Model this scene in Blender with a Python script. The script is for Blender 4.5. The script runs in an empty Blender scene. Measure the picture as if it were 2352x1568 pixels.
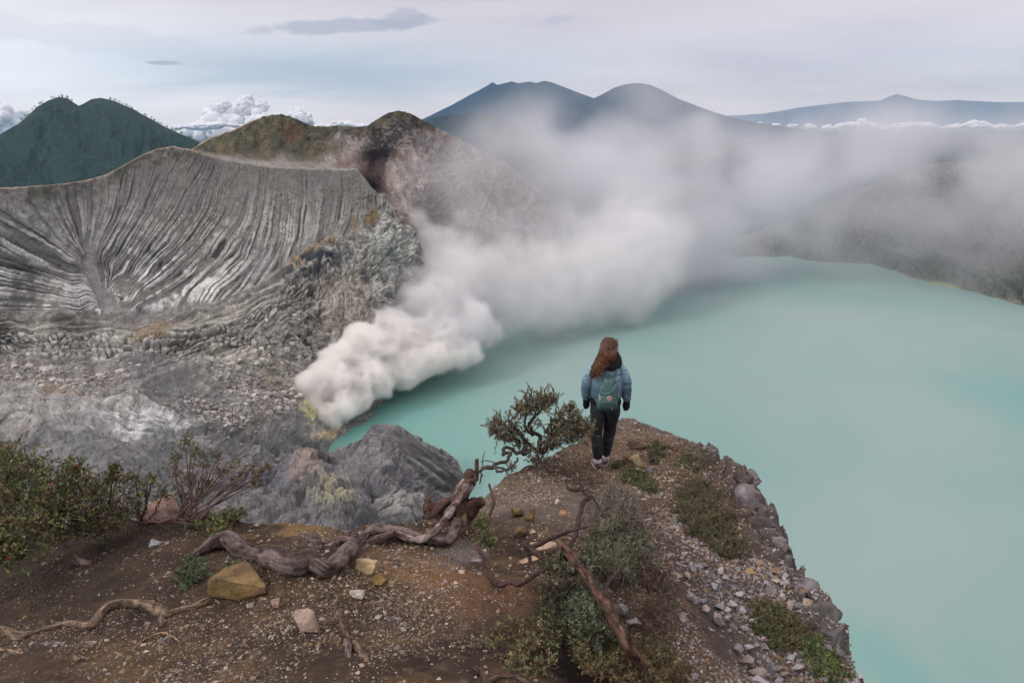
import bpy, bmesh, math, random, os
import numpy as np
from mathutils import Vector, Matrix
from mathutils.bvhtree import BVHTree
R = math.radians
SC = bpy.context.scene
COL = SC.collection
SKIP = set((os.environ.get('SKIP') or '').split(','))

# ------------------------------------------------------------------ camera
# eye at the origin, looking along +Y and down; u, v are picture positions on a 2352 x 1568 grid, d the distance forward along the ground
TH = math.atan(.329); CP, SP = math.cos(TH), math.sin(TH); F = 1568.0
def P(u, v, d):
    u = np.asarray(u, float); v = np.asarray(v, float); d = np.asarray(d, float)
    x = (u-1176)/F; y = -(v-784)/F
    dy = CP+y*SP; dz = -SP+y*CP
    t = d/dy
    return np.stack([x*t, d+0*x, dz*t], -1)
def PV(u, v, d): return Vector(P(u, v, d).tolist())
def px(d, v=784):                                   # metres per picture unit at distance d
    y = -(v-784)/F
    return d/(CP+y*SP)/F
cam = bpy.data.cameras.new('camera'); camo = bpy.data.objects.new('camera', cam); COL.objects.link(camo)
cam.lens = 24; cam.sensor_width = 36; cam.clip_start = .05; cam.clip_end = 200000
camo.rotation_euler = (math.pi/2-TH, 0, 0)
SC.camera = camo

# ------------------------------------------------------------------ noise
def _h(ix, iy, iz, s):
    h = (ix.astype(np.int64)*374761393 + iy.astype(np.int64)*668265263 + iz.astype(np.int64)*2147483647 + s*1274126177) & 0xffffffff
    h = ((h ^ (h >> 13))*1274126177) & 0xffffffff
    h = ((h ^ (h >> 16))*2246822519) & 0xffffffff
    return ((h ^ (h >> 15)) & 0xffffff).astype(np.float32)/16777215.0
def vnoise(p, s=0):                                  # smooth value noise, -1..1, p (...,3) or (...,2)
    p = np.asarray(p, np.float32)
    if p.shape[-1] == 2: p = np.concatenate([p, np.zeros_like(p[..., :1])], -1); flat = True
    else: flat = False
    i = np.floor(p).astype(np.int32); f = p-i; f = f*f*f*(f*(f*6-15)+10)
    x, y, z = i[..., 0], i[..., 1], i[..., 2]; fx, fy, fz = f[..., 0], f[..., 1], f[..., 2]
    def lay(zz):
        a = _h(x, y, zz, s); b = _h(x+1, y, zz, s); c = _h(x, y+1, zz, s); d = _h(x+1, y+1, zz, s)
        a = a+(b-a)*fx; c = c+(d-c)*fx
        return a+(c-a)*fy
    a = lay(z)
    if not flat: b = lay(z+1); a = a+(b-a)*fz
    return a*2-1
def fbm(p, o=4, s=0, lac=2.03, g=.5, ridge=False, billow=False):
    p = np.asarray(p, np.float32); a = 1.0; t = 0; n = 0
    for k in range(o):
        q = vnoise(p+17.3*k, s+k)
        if ridge: q = 1-2*np.abs(q)
        if billow: q = 2*np.abs(q)-1
        t = t+a*q; n += a; a *= g; p = p*lac
    return t/n
def vor(p, s=0):                                     # F1 distance, F2-F1 and cell id of 2D/3D cells
    p = np.asarray(p, np.float32)
    if p.shape[-1] == 2: p = np.concatenate([p, np.zeros_like(p[..., :1])], -1); zr = (0,)
    else: zr = (-1, 0, 1)
    i = np.floor(p).astype(np.int32); f1 = np.full(p.shape[:-1], 9., np.float32); f2 = f1.copy(); cid = np.zeros_like(f1)
    for dx in (-1, 0, 1):
        for dy in (-1, 0, 1):
            for dz in zr:
                cx, cy, cz = i[..., 0]+dx, i[..., 1]+dy, i[..., 2]+dz
                qx = cx+_h(cx, cy, cz, s)-p[..., 0]; qy = cy+_h(cx, cy, cz, s+7)-p[..., 1]
                q = qx*qx+qy*qy
                if len(zr) > 1: q = q+(cz+_h(cx, cy, cz, s+13)-p[..., 2])**2
                q = np.sqrt(q); m = q < f1
                f2 = np.where(m, f1, np.minimum(f2, q)); cid = np.where(m, _h(cx, cy, cz, s+19), cid); f1 = np.where(m, q, f1)
    return f1, f2-f1, cid
def sstep(a, b, x): t = np.clip((x-a)/(b-a), 0, 1); return t*t*(3-2*t)
def mix(a, b, t):
    t = np.asarray(t)[..., None]; return a*(1-t)+np.asarray(b)*t
def rbf(pts, vals, c=40., reg=1e-3):
    pts = np.asarray(pts, float); vals = np.asarray(vals, float); n = len(pts)
    K = np.sqrt(((pts[:, None]-pts[None])**2).sum(-1)+c*c); K[np.arange(n), np.arange(n)] += reg*c
    A = np.block([[K, np.ones((n, 1)), pts], [np.ones((1, n)), np.zeros((1, 3))], [pts.T, np.zeros((2, 3))]])
    w = np.linalg.solve(A, np.r_[vals, 0, 0, 0])
    def f(q):
        q = np.asarray(q, float); sh = q.shape[:-1]; q = q.reshape(-1, 2); out = np.empty(len(q))
        for i in range(0, len(q), 40000):
            b = q[i:i+40000]
            out[i:i+40000] = np.sqrt(((b[:, None]-pts[None])**2).sum(-1)+c*c)@w[:n]+w[n]+b@w[n+1:]
        return out.reshape(sh)
    return f

# ------------------------------------------------------------------ objects
def put(o, parent=None):
    COL.objects.link(o)
    if parent is not None: o.parent = parent
    return o
def tag(o, label=None, cat=None, group=None, kind=None):
    for k, v in (('label', label), ('category', cat), ('group', group), ('kind', kind)):
        if v: o[k] = v
    return o
def raw_mesh(name, V, Fc, mat=None, cols=None, smooth=True, attrs=None):
    V = np.asarray(V, np.float32).reshape(-1, 3)
    me = bpy.data.meshes.new(name); me.vertices.add(len(V)); me.vertices.foreach_set('co', V.ravel())
    Fc = np.asarray(Fc, np.int32)
    me.loops.add(Fc.size); me.loops.foreach_set('vertex_index', Fc.ravel())
    me.polygons.add(len(Fc)); k = Fc.shape[1]
    me.polygons.foreach_set('loop_start', np.arange(0, Fc.size, k, dtype=np.int32))
    me.polygons.foreach_set('loop_total', np.full(len(Fc), k, np.int32))
    me.update(calc_edges=True)
    me.polygons.foreach_set('use_smooth', np.full(len(Fc), smooth, bool))
    if cols is not None: setcol(me, cols)
    for n, a in (attrs or {}).items():
        at = me.attributes.new(n, 'FLOAT', 'POINT'); at.data.foreach_set('value', np.asarray(a, np.float32).ravel())
    if mat: me.materials.append(mat)
    return me
def setcol(me, cols):
    cols = np.asarray(cols, np.float32).reshape(-1, 3)
    a = me.attributes.new('tone', 'FLOAT_COLOR', 'POINT')
    a.data.foreach_set('color', np.concatenate([np.clip(cols, 0, 1), np.ones((len(cols), 1), np.float32)], 1).ravel())
def obj(name, me, parent=None, **kw): return tag(put(bpy.data.objects.new(name, me), parent), **kw)
def grid_faces(nr, nc, wrap=False):
    r = np.arange(nr-1)[:, None]; c = np.arange(nc if wrap else nc-1)[None]
    c2 = (c+1) % nc
    a = r*nc+c; b = r*nc+c2; e = (r+1)*nc+c2; d = (r+1)*nc+c
    return np.stack([a, b, e, d], -1).reshape(-1, 4)
def normals(G):
    du = np.gradient(G, axis=1); dv = np.gradient(G, axis=0)
    n = np.cross(dv, du); return n/(np.linalg.norm(n, axis=-1, keepdims=True)+1e-9)

class MB:                                            # collects pieces with per-vertex colour into one mesh (tris)
    def __init__(s): s.V = []; s.F = []; s.C = []; s.n = 0
    def add(s, V, Fc, C):
        V = np.asarray(V, float).reshape(-1, 3); Fc = np.asarray(Fc, int)
        if Fc.shape[1] == 4: Fc = np.concatenate([Fc[:, [0, 1, 2]], Fc[:, [0, 2, 3]]])
        C = np.broadcast_to(np.asarray(C, float), V.shape)
        s.V.append(V); s.F.append(Fc+s.n); s.C.append(C); s.n += len(V)
    def build(s, name, mat, parent=None, smooth=True, **kw):
        me = raw_mesh(name, np.concatenate(s.V), np.concatenate(s.F), mat, np.concatenate(s.C), smooth)
        return obj(name, me, parent, **kw)
def frames(pts):
    pts = np.asarray(pts, float); T = np.gradient(pts, axis=0); T /= np.linalg.norm(T, axis=1, keepdims=True)+1e-9
    N = []; n = np.cross(T[0], (0.1, .2, 1.)); n /= np.linalg.norm(n)+1e-9
    for t in T:
        n = n-t*(n@t); n /= np.linalg.norm(n)+1e-9; N.append(n)
    N = np.array(N); return T, N, np.cross(T, N)
def tube(pts, rad, seg=8, cap=True):
    pts = np.asarray(pts, float); rad = np.broadcast_to(np.asarray(rad, float), (len(pts),))
    T, N, B = frames(pts); a = np.arange(seg)*2*math.pi/seg
    V = pts[:, None]+(N[:, None]*np.cos(a)[None, :, None]+B[:, None]*np.sin(a)[None, :, None])*rad[:, None, None]
    Fc = grid_faces(len(pts), seg, True); V = V.reshape(-1, 3)
    if cap:
        n = len(V); V = np.concatenate([V, pts[:1]-T[:1]*rad[0]*.5, pts[-1:]+T[-1:]*rad[-1]*.5]); m = len(pts)-1
        j = np.arange(seg); j2 = (j+1) % seg
        Fc = np.concatenate([Fc, np.stack([j2, j, j*0+n, j*0+n], -1), np.stack([m*seg+j, m*seg+j2, j*0+n+1, j*0+n+1], -1)])
        tr = np.concatenate([Fc[:-2*seg][:, [0, 1, 2]], Fc[:-2*seg][:, [0, 2, 3]], Fc[-2*seg:][:, :3]])
        return V, tr
    return V, Fc
def spline(pts, n):
    pts = np.asarray(pts, float)
    if len(pts) == 2: t = np.linspace(0, 1, n)[:, None]; return pts[0]*(1-t)+pts[1]*t
    q = np.concatenate([[2*pts[0]-pts[1]], pts, [2*pts[-1]-pts[-2]]]); m = len(pts)-1
    t = np.linspace(0, m-1e-6, n); i = t.astype(int); f = (t-i)[:, None]
    a, b, c, d = q[i], q[i+1], q[i+2], q[i+3]
    return .5*((2*b)+(-a+c)*f+(2*a-5*b+4*c-d)*f*f+(-a+3*b-3*c+d)*f**3)
_ico = {}
def ico(k):
    if k not in _ico:
        bm = bmesh.new(); bmesh.ops.create_icosphere(bm, subdivisions=k, radius=1)
        _ico[k] = (np.array([v.co[:] for v in bm.verts]), np.array([[v.index for v in f.verts] for f in bm.faces])); bm.free()
    return _ico[k]

# ------------------------------------------------------------------ materials
def newmat(name):
    m = bpy.data.materials.new(name); m.use_nodes = True; nt = m.node_tree; nt.nodes.clear()
    out = nt.nodes.new('ShaderNodeOutputMaterial'); return m, nt, out
def node(nt, t, **kw):
    n = nt.nodes.new(t)
    for k, v in kw.items():
        if k in n.inputs:
            if hasattr(v, 'links'): nt.links.new(v, n.inputs[k])
            else: n.inputs[k].default_value = v
        else: setattr(n, k, v)
    return n
def ramp(nt, fac, stops):
    r = nt.nodes.new('ShaderNodeValToRGB'); nt.links.new(fac, r.inputs[0]); e = r.color_ramp.elements
    while len(e) < len(stops): e.new(.5)
    for x, (p, c) in zip(e, stops): x.position = p; x.color = (c if hasattr(c, '__len__') else (c, c, c))[:3]+(1,) if hasattr(c, '__len__') else (c, c, c, 1)
    return r.outputs[0]
def mixc(nt, f, a, b, mode='MIX'):
    m = nt.nodes.new('ShaderNodeMix'); m.data_type = 'RGBA'; m.blend_type = mode
    for s, x in ((m.inputs[0], f), (m.inputs[6], a), (m.inputs[7], b)):
        if hasattr(x, 'links'): nt.links.new(x, s)
        else: s.default_value = x if not hasattr(x, '__len__') or len(x) == 4 else tuple(x)+(1,)
    return m.outputs[2]
def mat_tone(name, scale, vary=.5, bump=.3, bdist=.1, rough=.95, spec=.2, fine=6., tint=None, sss=0):
    """colour from the 'tone' attribute, broken up by procedural noise, with procedural bump"""
    m, nt, out = newmat(name)
    a = node(nt, 'ShaderNodeAttribute', attribute_name='tone')
    tc = node(nt, 'ShaderNodeTexCoord')
    n1 = node(nt, 'ShaderNodeTexNoise', Vector=tc.outputs['Object'], Scale=scale, Detail=4., Roughness=.65)
    n2 = node(nt, 'ShaderNodeTexNoise', Vector=tc.outputs['Object'], Scale=scale*fine, Detail=3., Roughness=.7)
    r1 = node(nt, 'ShaderNodeMapRange', Value=n1.outputs[0]); r1.inputs[1].default_value = .3; r1.inputs[2].default_value = .7; r1.inputs[3].default_value = 1-vary; r1.inputs[4].default_value = 1+vary
    r2 = node(nt, 'ShaderNodeMapRange', Value=n2.outputs[0]); r2.inputs[1].default_value = .3; r2.inputs[2].default_value = .7; r2.inputs[3].default_value = 1-vary*.7; r2.inputs[4].default_value = 1+vary*.7
    mu = node(nt, 'ShaderNodeMath', operation='MULTIPLY'); nt.links.new(r1.outputs[0], mu.inputs[0]); nt.links.new(r2.outputs[0], mu.inputs[1])
    vm = node(nt, 'ShaderNodeVectorMath', operation='SCALE'); nt.links.new(a.outputs[0], vm.inputs[0]); nt.links.new(mu.outputs[0], vm.inputs['Scale'])
    b = node(nt, 'ShaderNodeBsdfPrincipled', Roughness=rough); b.inputs['Specular IOR Level'].default_value = spec
    nt.links.new(vm.outputs[0], b.inputs['Base Color'])
    if sss: b.inputs['Subsurface Weight'].default_value = sss; b.inputs['Subsurface Radius'].default_value = (.01, .01, .005)
    if bump <= 0: nt.links.new(b.outputs[0], out.inputs[0]); return m
    ad = node(nt, 'ShaderNodeMath', operation='ADD'); nt.links.new(n1.outputs[0], ad.inputs[0]); nt.links.new(n2.outputs[0], ad.inputs[1])
    bp = node(nt, 'ShaderNodeBump', Strength=bump, Distance=bdist); nt.links.new(ad.outputs[0], bp.inputs['Height'])
    nt.links.new(bp.outputs[0], b.inputs['Normal'])
    nt.links.new(b.outputs[0], out.inputs[0]); return m

# ------------------------------------------------------------------ baked density volumes
def bake_volume(name, dens, lo, hi, mat, **kw):
    nx, ny, nz = dens.shape
    me = bpy.data.meshes.new(name); me.vertices.add(dens.size)
    a = me.attributes.new('dens', 'FLOAT', 'POINT'); a.data.foreach_set('value', dens.transpose(2, 1, 0).ravel().astype(np.float32))
    o = bpy.data.objects.new(name, me)
    g = bpy.data.node_groups.new(name+'_nodes', 'GeometryNodeTree')
    g.interface.new_socket('Geometry', in_out='INPUT', socket_type='NodeSocketGeometry')
    g.interface.new_socket('Geometry', in_out='OUTPUT', socket_type='NodeSocketGeometry')
    N = g.nodes; L = g.links
    gi = N.new('NodeGroupInput'); go = N.new('NodeGroupOutput'); vc = N.new('GeometryNodeVolumeCube')
    vc.inputs['Min'].default_value = lo; vc.inputs['Max'].default_value = hi
    for k, v in zip('XYZ', (nx, ny, nz)): vc.inputs['Resolution '+k].default_value = v
    pos = N.new('GeometryNodeInputPosition')
    sub = N.new('ShaderNodeVectorMath'); sub.operation = 'SUBTRACT'; L.new(pos.outputs[0], sub.inputs[0]); sub.inputs[1].default_value = lo
    mul = N.new('ShaderNodeVectorMath'); mul.operation = 'MULTIPLY'; L.new(sub.outputs[0], mul.inputs[0])
    mul.inputs[1].default_value = [(k-1)/(b-a) for k, a, b in zip((nx, ny, nz), lo, hi)]
    sep = N.new('ShaderNodeSeparateXYZ'); L.new(mul.outputs[0], sep.inputs[0])
    def m(op, a, b=None):
        q = N.new('ShaderNodeMath'); q.operation = op
        for i, x in enumerate((a, b)):
            if x is None: continue
            if hasattr(x, 'links'): L.new(x, q.inputs[i])
            else: q.inputs[i].default_value = x
        return q.outputs[0]
    r = [m('ROUND', sep.outputs[i]) for i in range(3)]
    # integer maths: float indices above 16.7 million would lose precision, so grids stay below that
    idx = m('ADD', r[0], m('MULTIPLY', m('ADD', r[1], m('MULTIPLY', r[2], float(ny))), float(nx)))
    f2i = N.new('FunctionNodeFloatToInt'); L.new(idx, f2i.inputs[0])
    na = N.new('GeometryNodeInputNamedAttribute'); na.data_type = 'FLOAT'; na.inputs['Name'].default_value = 'dens'
    si = N.new('GeometryNodeSampleIndex'); si.data_type = 'FLOAT'; si.domain = 'POINT'
    L.new(gi.outputs[0], si.inputs['Geometry']); L.new(na.outputs[0], si.inputs['Value']); L.new(f2i.outputs[0], si.inputs['Index'])
    L.new(si.outputs[0], vc.inputs['Density'])
    sm = N.new('GeometryNodeSetMaterial'); sm.inputs['Material'].default_value = mat
    L.new(vc.outputs[0], sm.inputs[0]); L.new(sm.outputs[0], go.inputs[0])
    md = o.modifiers.new('fill', 'NODES'); md.node_group = g
    me.materials.append(mat)
    return tag(put(o), **kw)
def vol_mat(name, dens, color, aniso=.3, step=1.):
    m, nt, out = newmat(name)
    pv = node(nt, 'ShaderNodeVolumePrincipled', Density=dens, Anisotropy=aniso); pv.inputs['Color'].default_value = tuple(color)+(1,)
    nt.links.new(pv.outputs[0], out.inputs['Volume'])
    return m
# ================================================================== WORLD
W = bpy.data.worlds.new('World'); SC.world = W; W.use_nodes = True
nt = W.node_tree; nt.nodes.clear()
SUN_EL, SUN_AZ = 36, -122                              # azimuth from +Y towards +X (negative: from the left)
out = nt.nodes.new('ShaderNodeOutputWorld')
sky = nt.nodes.new('ShaderNodeTexSky'); sky.sky_type = 'NISHITA'; sky.sun_disc = False
sky.sun_elevation = R(SUN_EL); sky.sun_rotation = R(SUN_AZ); sky.altitude = 2300
bg_sky = node(nt, 'ShaderNodeBackground', Color=sky.outputs[0], Strength=.1)
W.cycles.sampling_method = 'MANUAL'; W.cycles.sample_map_resolution = 256
geo = node(nt, 'ShaderNodeTexCoord')
D = geo.outputs['Generated']
sep = node(nt, 'ShaderNodeSeparateXYZ', Vector=D)
def M(op, a, b=None, c=None, clamp=False):
    q = nt.nodes.new('ShaderNodeMath'); q.operation = op; q.use_clamp = clamp
    for i, x in enumerate((a, b, c)):
        if x is None: continue
        if hasattr(x, 'links'): nt.links.new(x, q.inputs[i])
        else: q.inputs[i].default_value = x
    return q.outputs[0]
az = M('ARCTAN2', sep.outputs[0], sep.outputs[1])     # 0 straight ahead, + right
el = M('ARCSINE', sep.outputs[2])
def RNG(x, a, b, c=0., d=1.):
    q = node(nt, 'ShaderNodeMapRange', interpolation_type='SMOOTHSTEP'); nt.links.new(x, q.inputs[0])
    for i, v in enumerate((a, b, c, d)): q.inputs[i+1].default_value = v
    return q.outputs[0]
# cloud deck seen in perspective: divide the direction by its height
h = M('ADD', M('MAXIMUM', sep.outputs[2], 0.), .15)
cv = node(nt, 'ShaderNodeCombineXYZ'); nt.links.new(M('DIVIDE', sep.outputs[0], h), cv.inputs[0]); nt.links.new(M('DIVIDE', sep.outputs[1], h), cv.inputs[1])
def NZ(vec, scale, det=6., rough=.55, dist=0., sc=(1, 1, 1), off=(0, 0, 0)):
    mp = node(nt, 'ShaderNodeMapping', Vector=vec); mp.inputs['Scale'].default_value = sc; mp.inputs['Location'].default_value = off
    return node(nt, 'ShaderNodeTexNoise', Vector=mp.outputs[0], Scale=scale, Detail=det, Roughness=rough, Distortion=dist).outputs[0]
n1 = NZ(cv.outputs[0], .42, 2., .55, 0., (1, .8, 1), (3.1, 1.7, 0))
n2 = NZ(cv.outputs[0], 1.3, 4., .6, 0., (.6, 1.2, 1), (8.4, 2.2, 0))
# base veil tone: lilac grey with paler bands
veil = mixc(nt, RNG(n1, .36, .64), (.72, .635, .655), (.93, .83, .835))
veil = mixc(nt, M('MULTIPLY', RNG(n2, .42, .75), .4), veil, (1.05, .95, .94))
# bright patch low on the left where the sun sits behind the veil
lx = M('SUBTRACT', az, -.62); ly = M('SUBTRACT', el, .045)
g1 = M('EXPONENT', M('MULTIPLY', M('ADD', M('MULTIPLY', M('MULTIPLY', lx, lx), 9.), M('MULTIPLY', M('MULTIPLY', ly, ly), 130.)), -1.))
veil = mixc(nt, M('MULTIPLY', g1, RNG(n2, .2, .55, .6, 1.)), veil, (1.35, 1.30, 1.27))
# thin blue-grey gaps low over the left and centre horizon
ex = M('SUBTRACT', az, -.24); ey = M('SUBTRACT', el, M('ADD', .055, M('MULTIPLY', M('SUBTRACT', n2, .5), .06)))
g2 = M('EXPONENT', M('MULTIPLY', M('ADD', M('MULTIPLY', M('MULTIPLY', ex, ex), 14.), M('MULTIPLY', M('MULTIPLY', ey, ey), 900.)), -1.))
veil = mixc(nt, M('MULTIPLY', g2, .75, clamp=True), veil, (.43, .52, .62))
# darker lens clouds
NL = NZ(D, 22., 3., .6, 0., (1, 1, 2.6))
def lens(veil, a0, e0, wa, we, tilt, col, s, off):
    a_ = M('SUBTRACT', az, a0); e_ = M('SUBTRACT', M('SUBTRACT', el, e0), M('MULTIPLY', a_, tilt))
    nn = NL
    q = M('SQRT', M('ADD', M('POWER', M('DIVIDE', M('ABSOLUTE', a_), wa), 2.), M('POWER', M('DIVIDE', M('ABSOLUTE', e_), we), 2.)))
    return mixc(nt, M('MULTIPLY', RNG(M('ADD', q, M('MULTIPLY', M('SUBTRACT', nn, .5), 1.6)), .55, 1.05, 1., 0.), s), veil, col)
def AE(u, v):
    q = P(u, v, 1.); q = q/np.linalg.norm(q); return math.atan2(q[0], q[1]), math.asin(q[2])
a0, e0 = AE(800, 60); veil = lens(veil, a0, e0, .125, .0105, .075, (.47, .46, .53), .7, (1, 2, 0))
a0, e0 = AE(915, 45); veil = lens(veil, a0, e0, .042, .014, .1, (.48, .47, .54), .6, (4, 2, 0))
a0, e0 = AE(375, 145); veil = lens(veil, a0, e0, .022, .0032, 0., (.46, .45, .52), .8, (1, 5, 0))
a0, e0 = AE(1290, 45); veil = lens(veil, a0, e0, .03, .006, .1, (.58, .56, .65), .5, (7, 5, 0))
a0, e0 = AE(250, 95); veil = lens(veil, a0, e0, .2, .02, -.1, (.62, .59, .63), .22, (7, 9, 0))
# pale low horizon
veil = mixc(nt, RNG(el, -.02, .05, .6, 0.), veil, (1.0, .88, .86))
# an overcast sky is brightest overhead
zen = RNG(el, .2, 1.2, 1., 2.3)
deck = node(nt, 'ShaderNodeBackground', Color=veil, Strength=zen)
below = node(nt, 'ShaderNodeBackground', Color=(.5, .52, .6, 1), Strength=.6)
cover = node(nt, 'ShaderNodeMixShader'); cover.inputs[0].default_value = .9
nt.links.new(bg_sky.outputs[0], cover.inputs[1]); nt.links.new(deck.outputs[0], cover.inputs[2])
nt.links.new(cover.outputs[0], out.inputs[0])
sl = bpy.data.lights.new('sun', 'SUN'); sl.energy = 1.5; sl.angle = R(12); sl.color = (1, .96, .91)
so = put(bpy.data.objects.new('sun', sl))
sd = Vector((math.sin(R(SUN_AZ))*math.cos(R(SUN_EL)), math.cos(R(SUN_AZ))*math.cos(R(SUN_EL)), math.sin(R(SUN_EL))))
so.rotation_euler = sd.to_track_quat('Z', 'Y').to_euler(); so.location = (0, 0, 50)
SC.view_settings.view_transform = 'Standard'; SC.view_settings.look = 'None'; SC.view_settings.gamma = 1
SC.view_settings.exposure = 0.0
SC.cycles.max_bounces = 11; SC.cycles.diffuse_bounces = 2; SC.cycles.glossy_bounces = 2; SC.cycles.volume_bounces = 9
SC.cycles.transparent_max_bounces = 12
SC.cycles.use_denoising = True
SC.cycles.use_adaptive_sampling = True; SC.cycles.adaptive_threshold = .025
# ================================================================== FAR TERRAIN
# each sheet of land: profile lines top and bottom over u, distance from surveyed control points, then real relief along the normals
def prof(pts):
    x = np.array([p[0] for p in pts], float); y = np.array([p[1] for p in pts], float)
    def f(u):                                        # smooth through the points
        return np.interp(u, x, y)
    return f
def blob(U, V, u, v, ru, rv, ang=0, n=None, soft=.35):
    a = R(ang); x = (U-u)*math.cos(a)+(V-v)*math.sin(a); y = -(U-u)*math.sin(a)+(V-v)*math.cos(a)
    q = np.sqrt((x/ru)**2+(y/rv)**2)
    if n is not None: q = q+n
    return 1-sstep(1-soft, 1+soft, q)
def blocks3(Q, size, s, warp=.35):
    # fractured rock: flat-faced blocks stepping in and out, with open joints between
    p = Q/size*np.array([1., 1., .8]); p = p+np.stack([fbm(p*.9+k*7, 3, s+k) for k in range(2)]+[0*p[..., 0]], -1)*warp
    f1, fe, cid = vor(p, s); t = (p[..., 0]*(np.modf(cid*37.7)[0]-.5)+p[..., 2]*(np.modf(cid*91.3)[0]-.5))
    return (cid-.5)+np.modf(t*.5)[0]*.0-(1-sstep(0, .14, fe))*.45
def facing(Q, N, a=.12, b=1.5):                      # ease relief off where the ground is seen edge-on, so that it stays a height field
    w = Q/np.linalg.norm(Q, axis=-1, keepdims=True)
    return np.clip(a+b*np.abs((w*N).sum(-1)), 0, 1)
def polyd(U, V, pts):                                # distance (picture units) to a polyline
    best = np.full(U.shape, 1e9)
    for (x0, y0), (x1, y1) in zip(pts[:-1], pts[1:]):
        dx, dy = x1-x0, y1-y0; t = np.clip(((U-x0)*dx+(V-y0)*dy)/(dx*dx+dy*dy), 0, 1)
        best = np.minimum(best, np.hypot(U-x0-t*dx, V-y0-t*dy))
    return best
def sheet_grid(u0, u1, nu, top, bot, nv, back=14, backstep=(0., .02, -.012)):
    u = np.linspace(u0, u1, nu); t = np.linspace(0, 1, nv)
    U = np.repeat(u[None], nv, 0); T = top(u)[None]; B = bot(u)[None]
    V = T+(B-T)*t[:, None]
    return U, V
def finish(name, G, col, mat, back=(.03, -.02), nb=16, label=None, **kw):
    """close the crest: rows that run on behind the ridge and fall away"""
    top = G[:1]; d = np.linalg.norm(top, axis=-1, keepdims=True)
    k = np.arange(nb, 0, -1)[:, None, None]
    B = top+np.concatenate([0*d, d*back[0], d*back[1]*.0], -1)*k+np.concatenate([0*d, 0*d, d*back[1]], -1)*k**1.35
    G2 = np.concatenate([B, G]); C2 = np.concatenate([np.repeat(col[:1], nb, 0), col])
    me = raw_mesh(name, G2, grid_faces(*G2.shape[:2])[:, ::-1], mat, C2)
    return obj(name, me, kind='structure', **kw)

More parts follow.
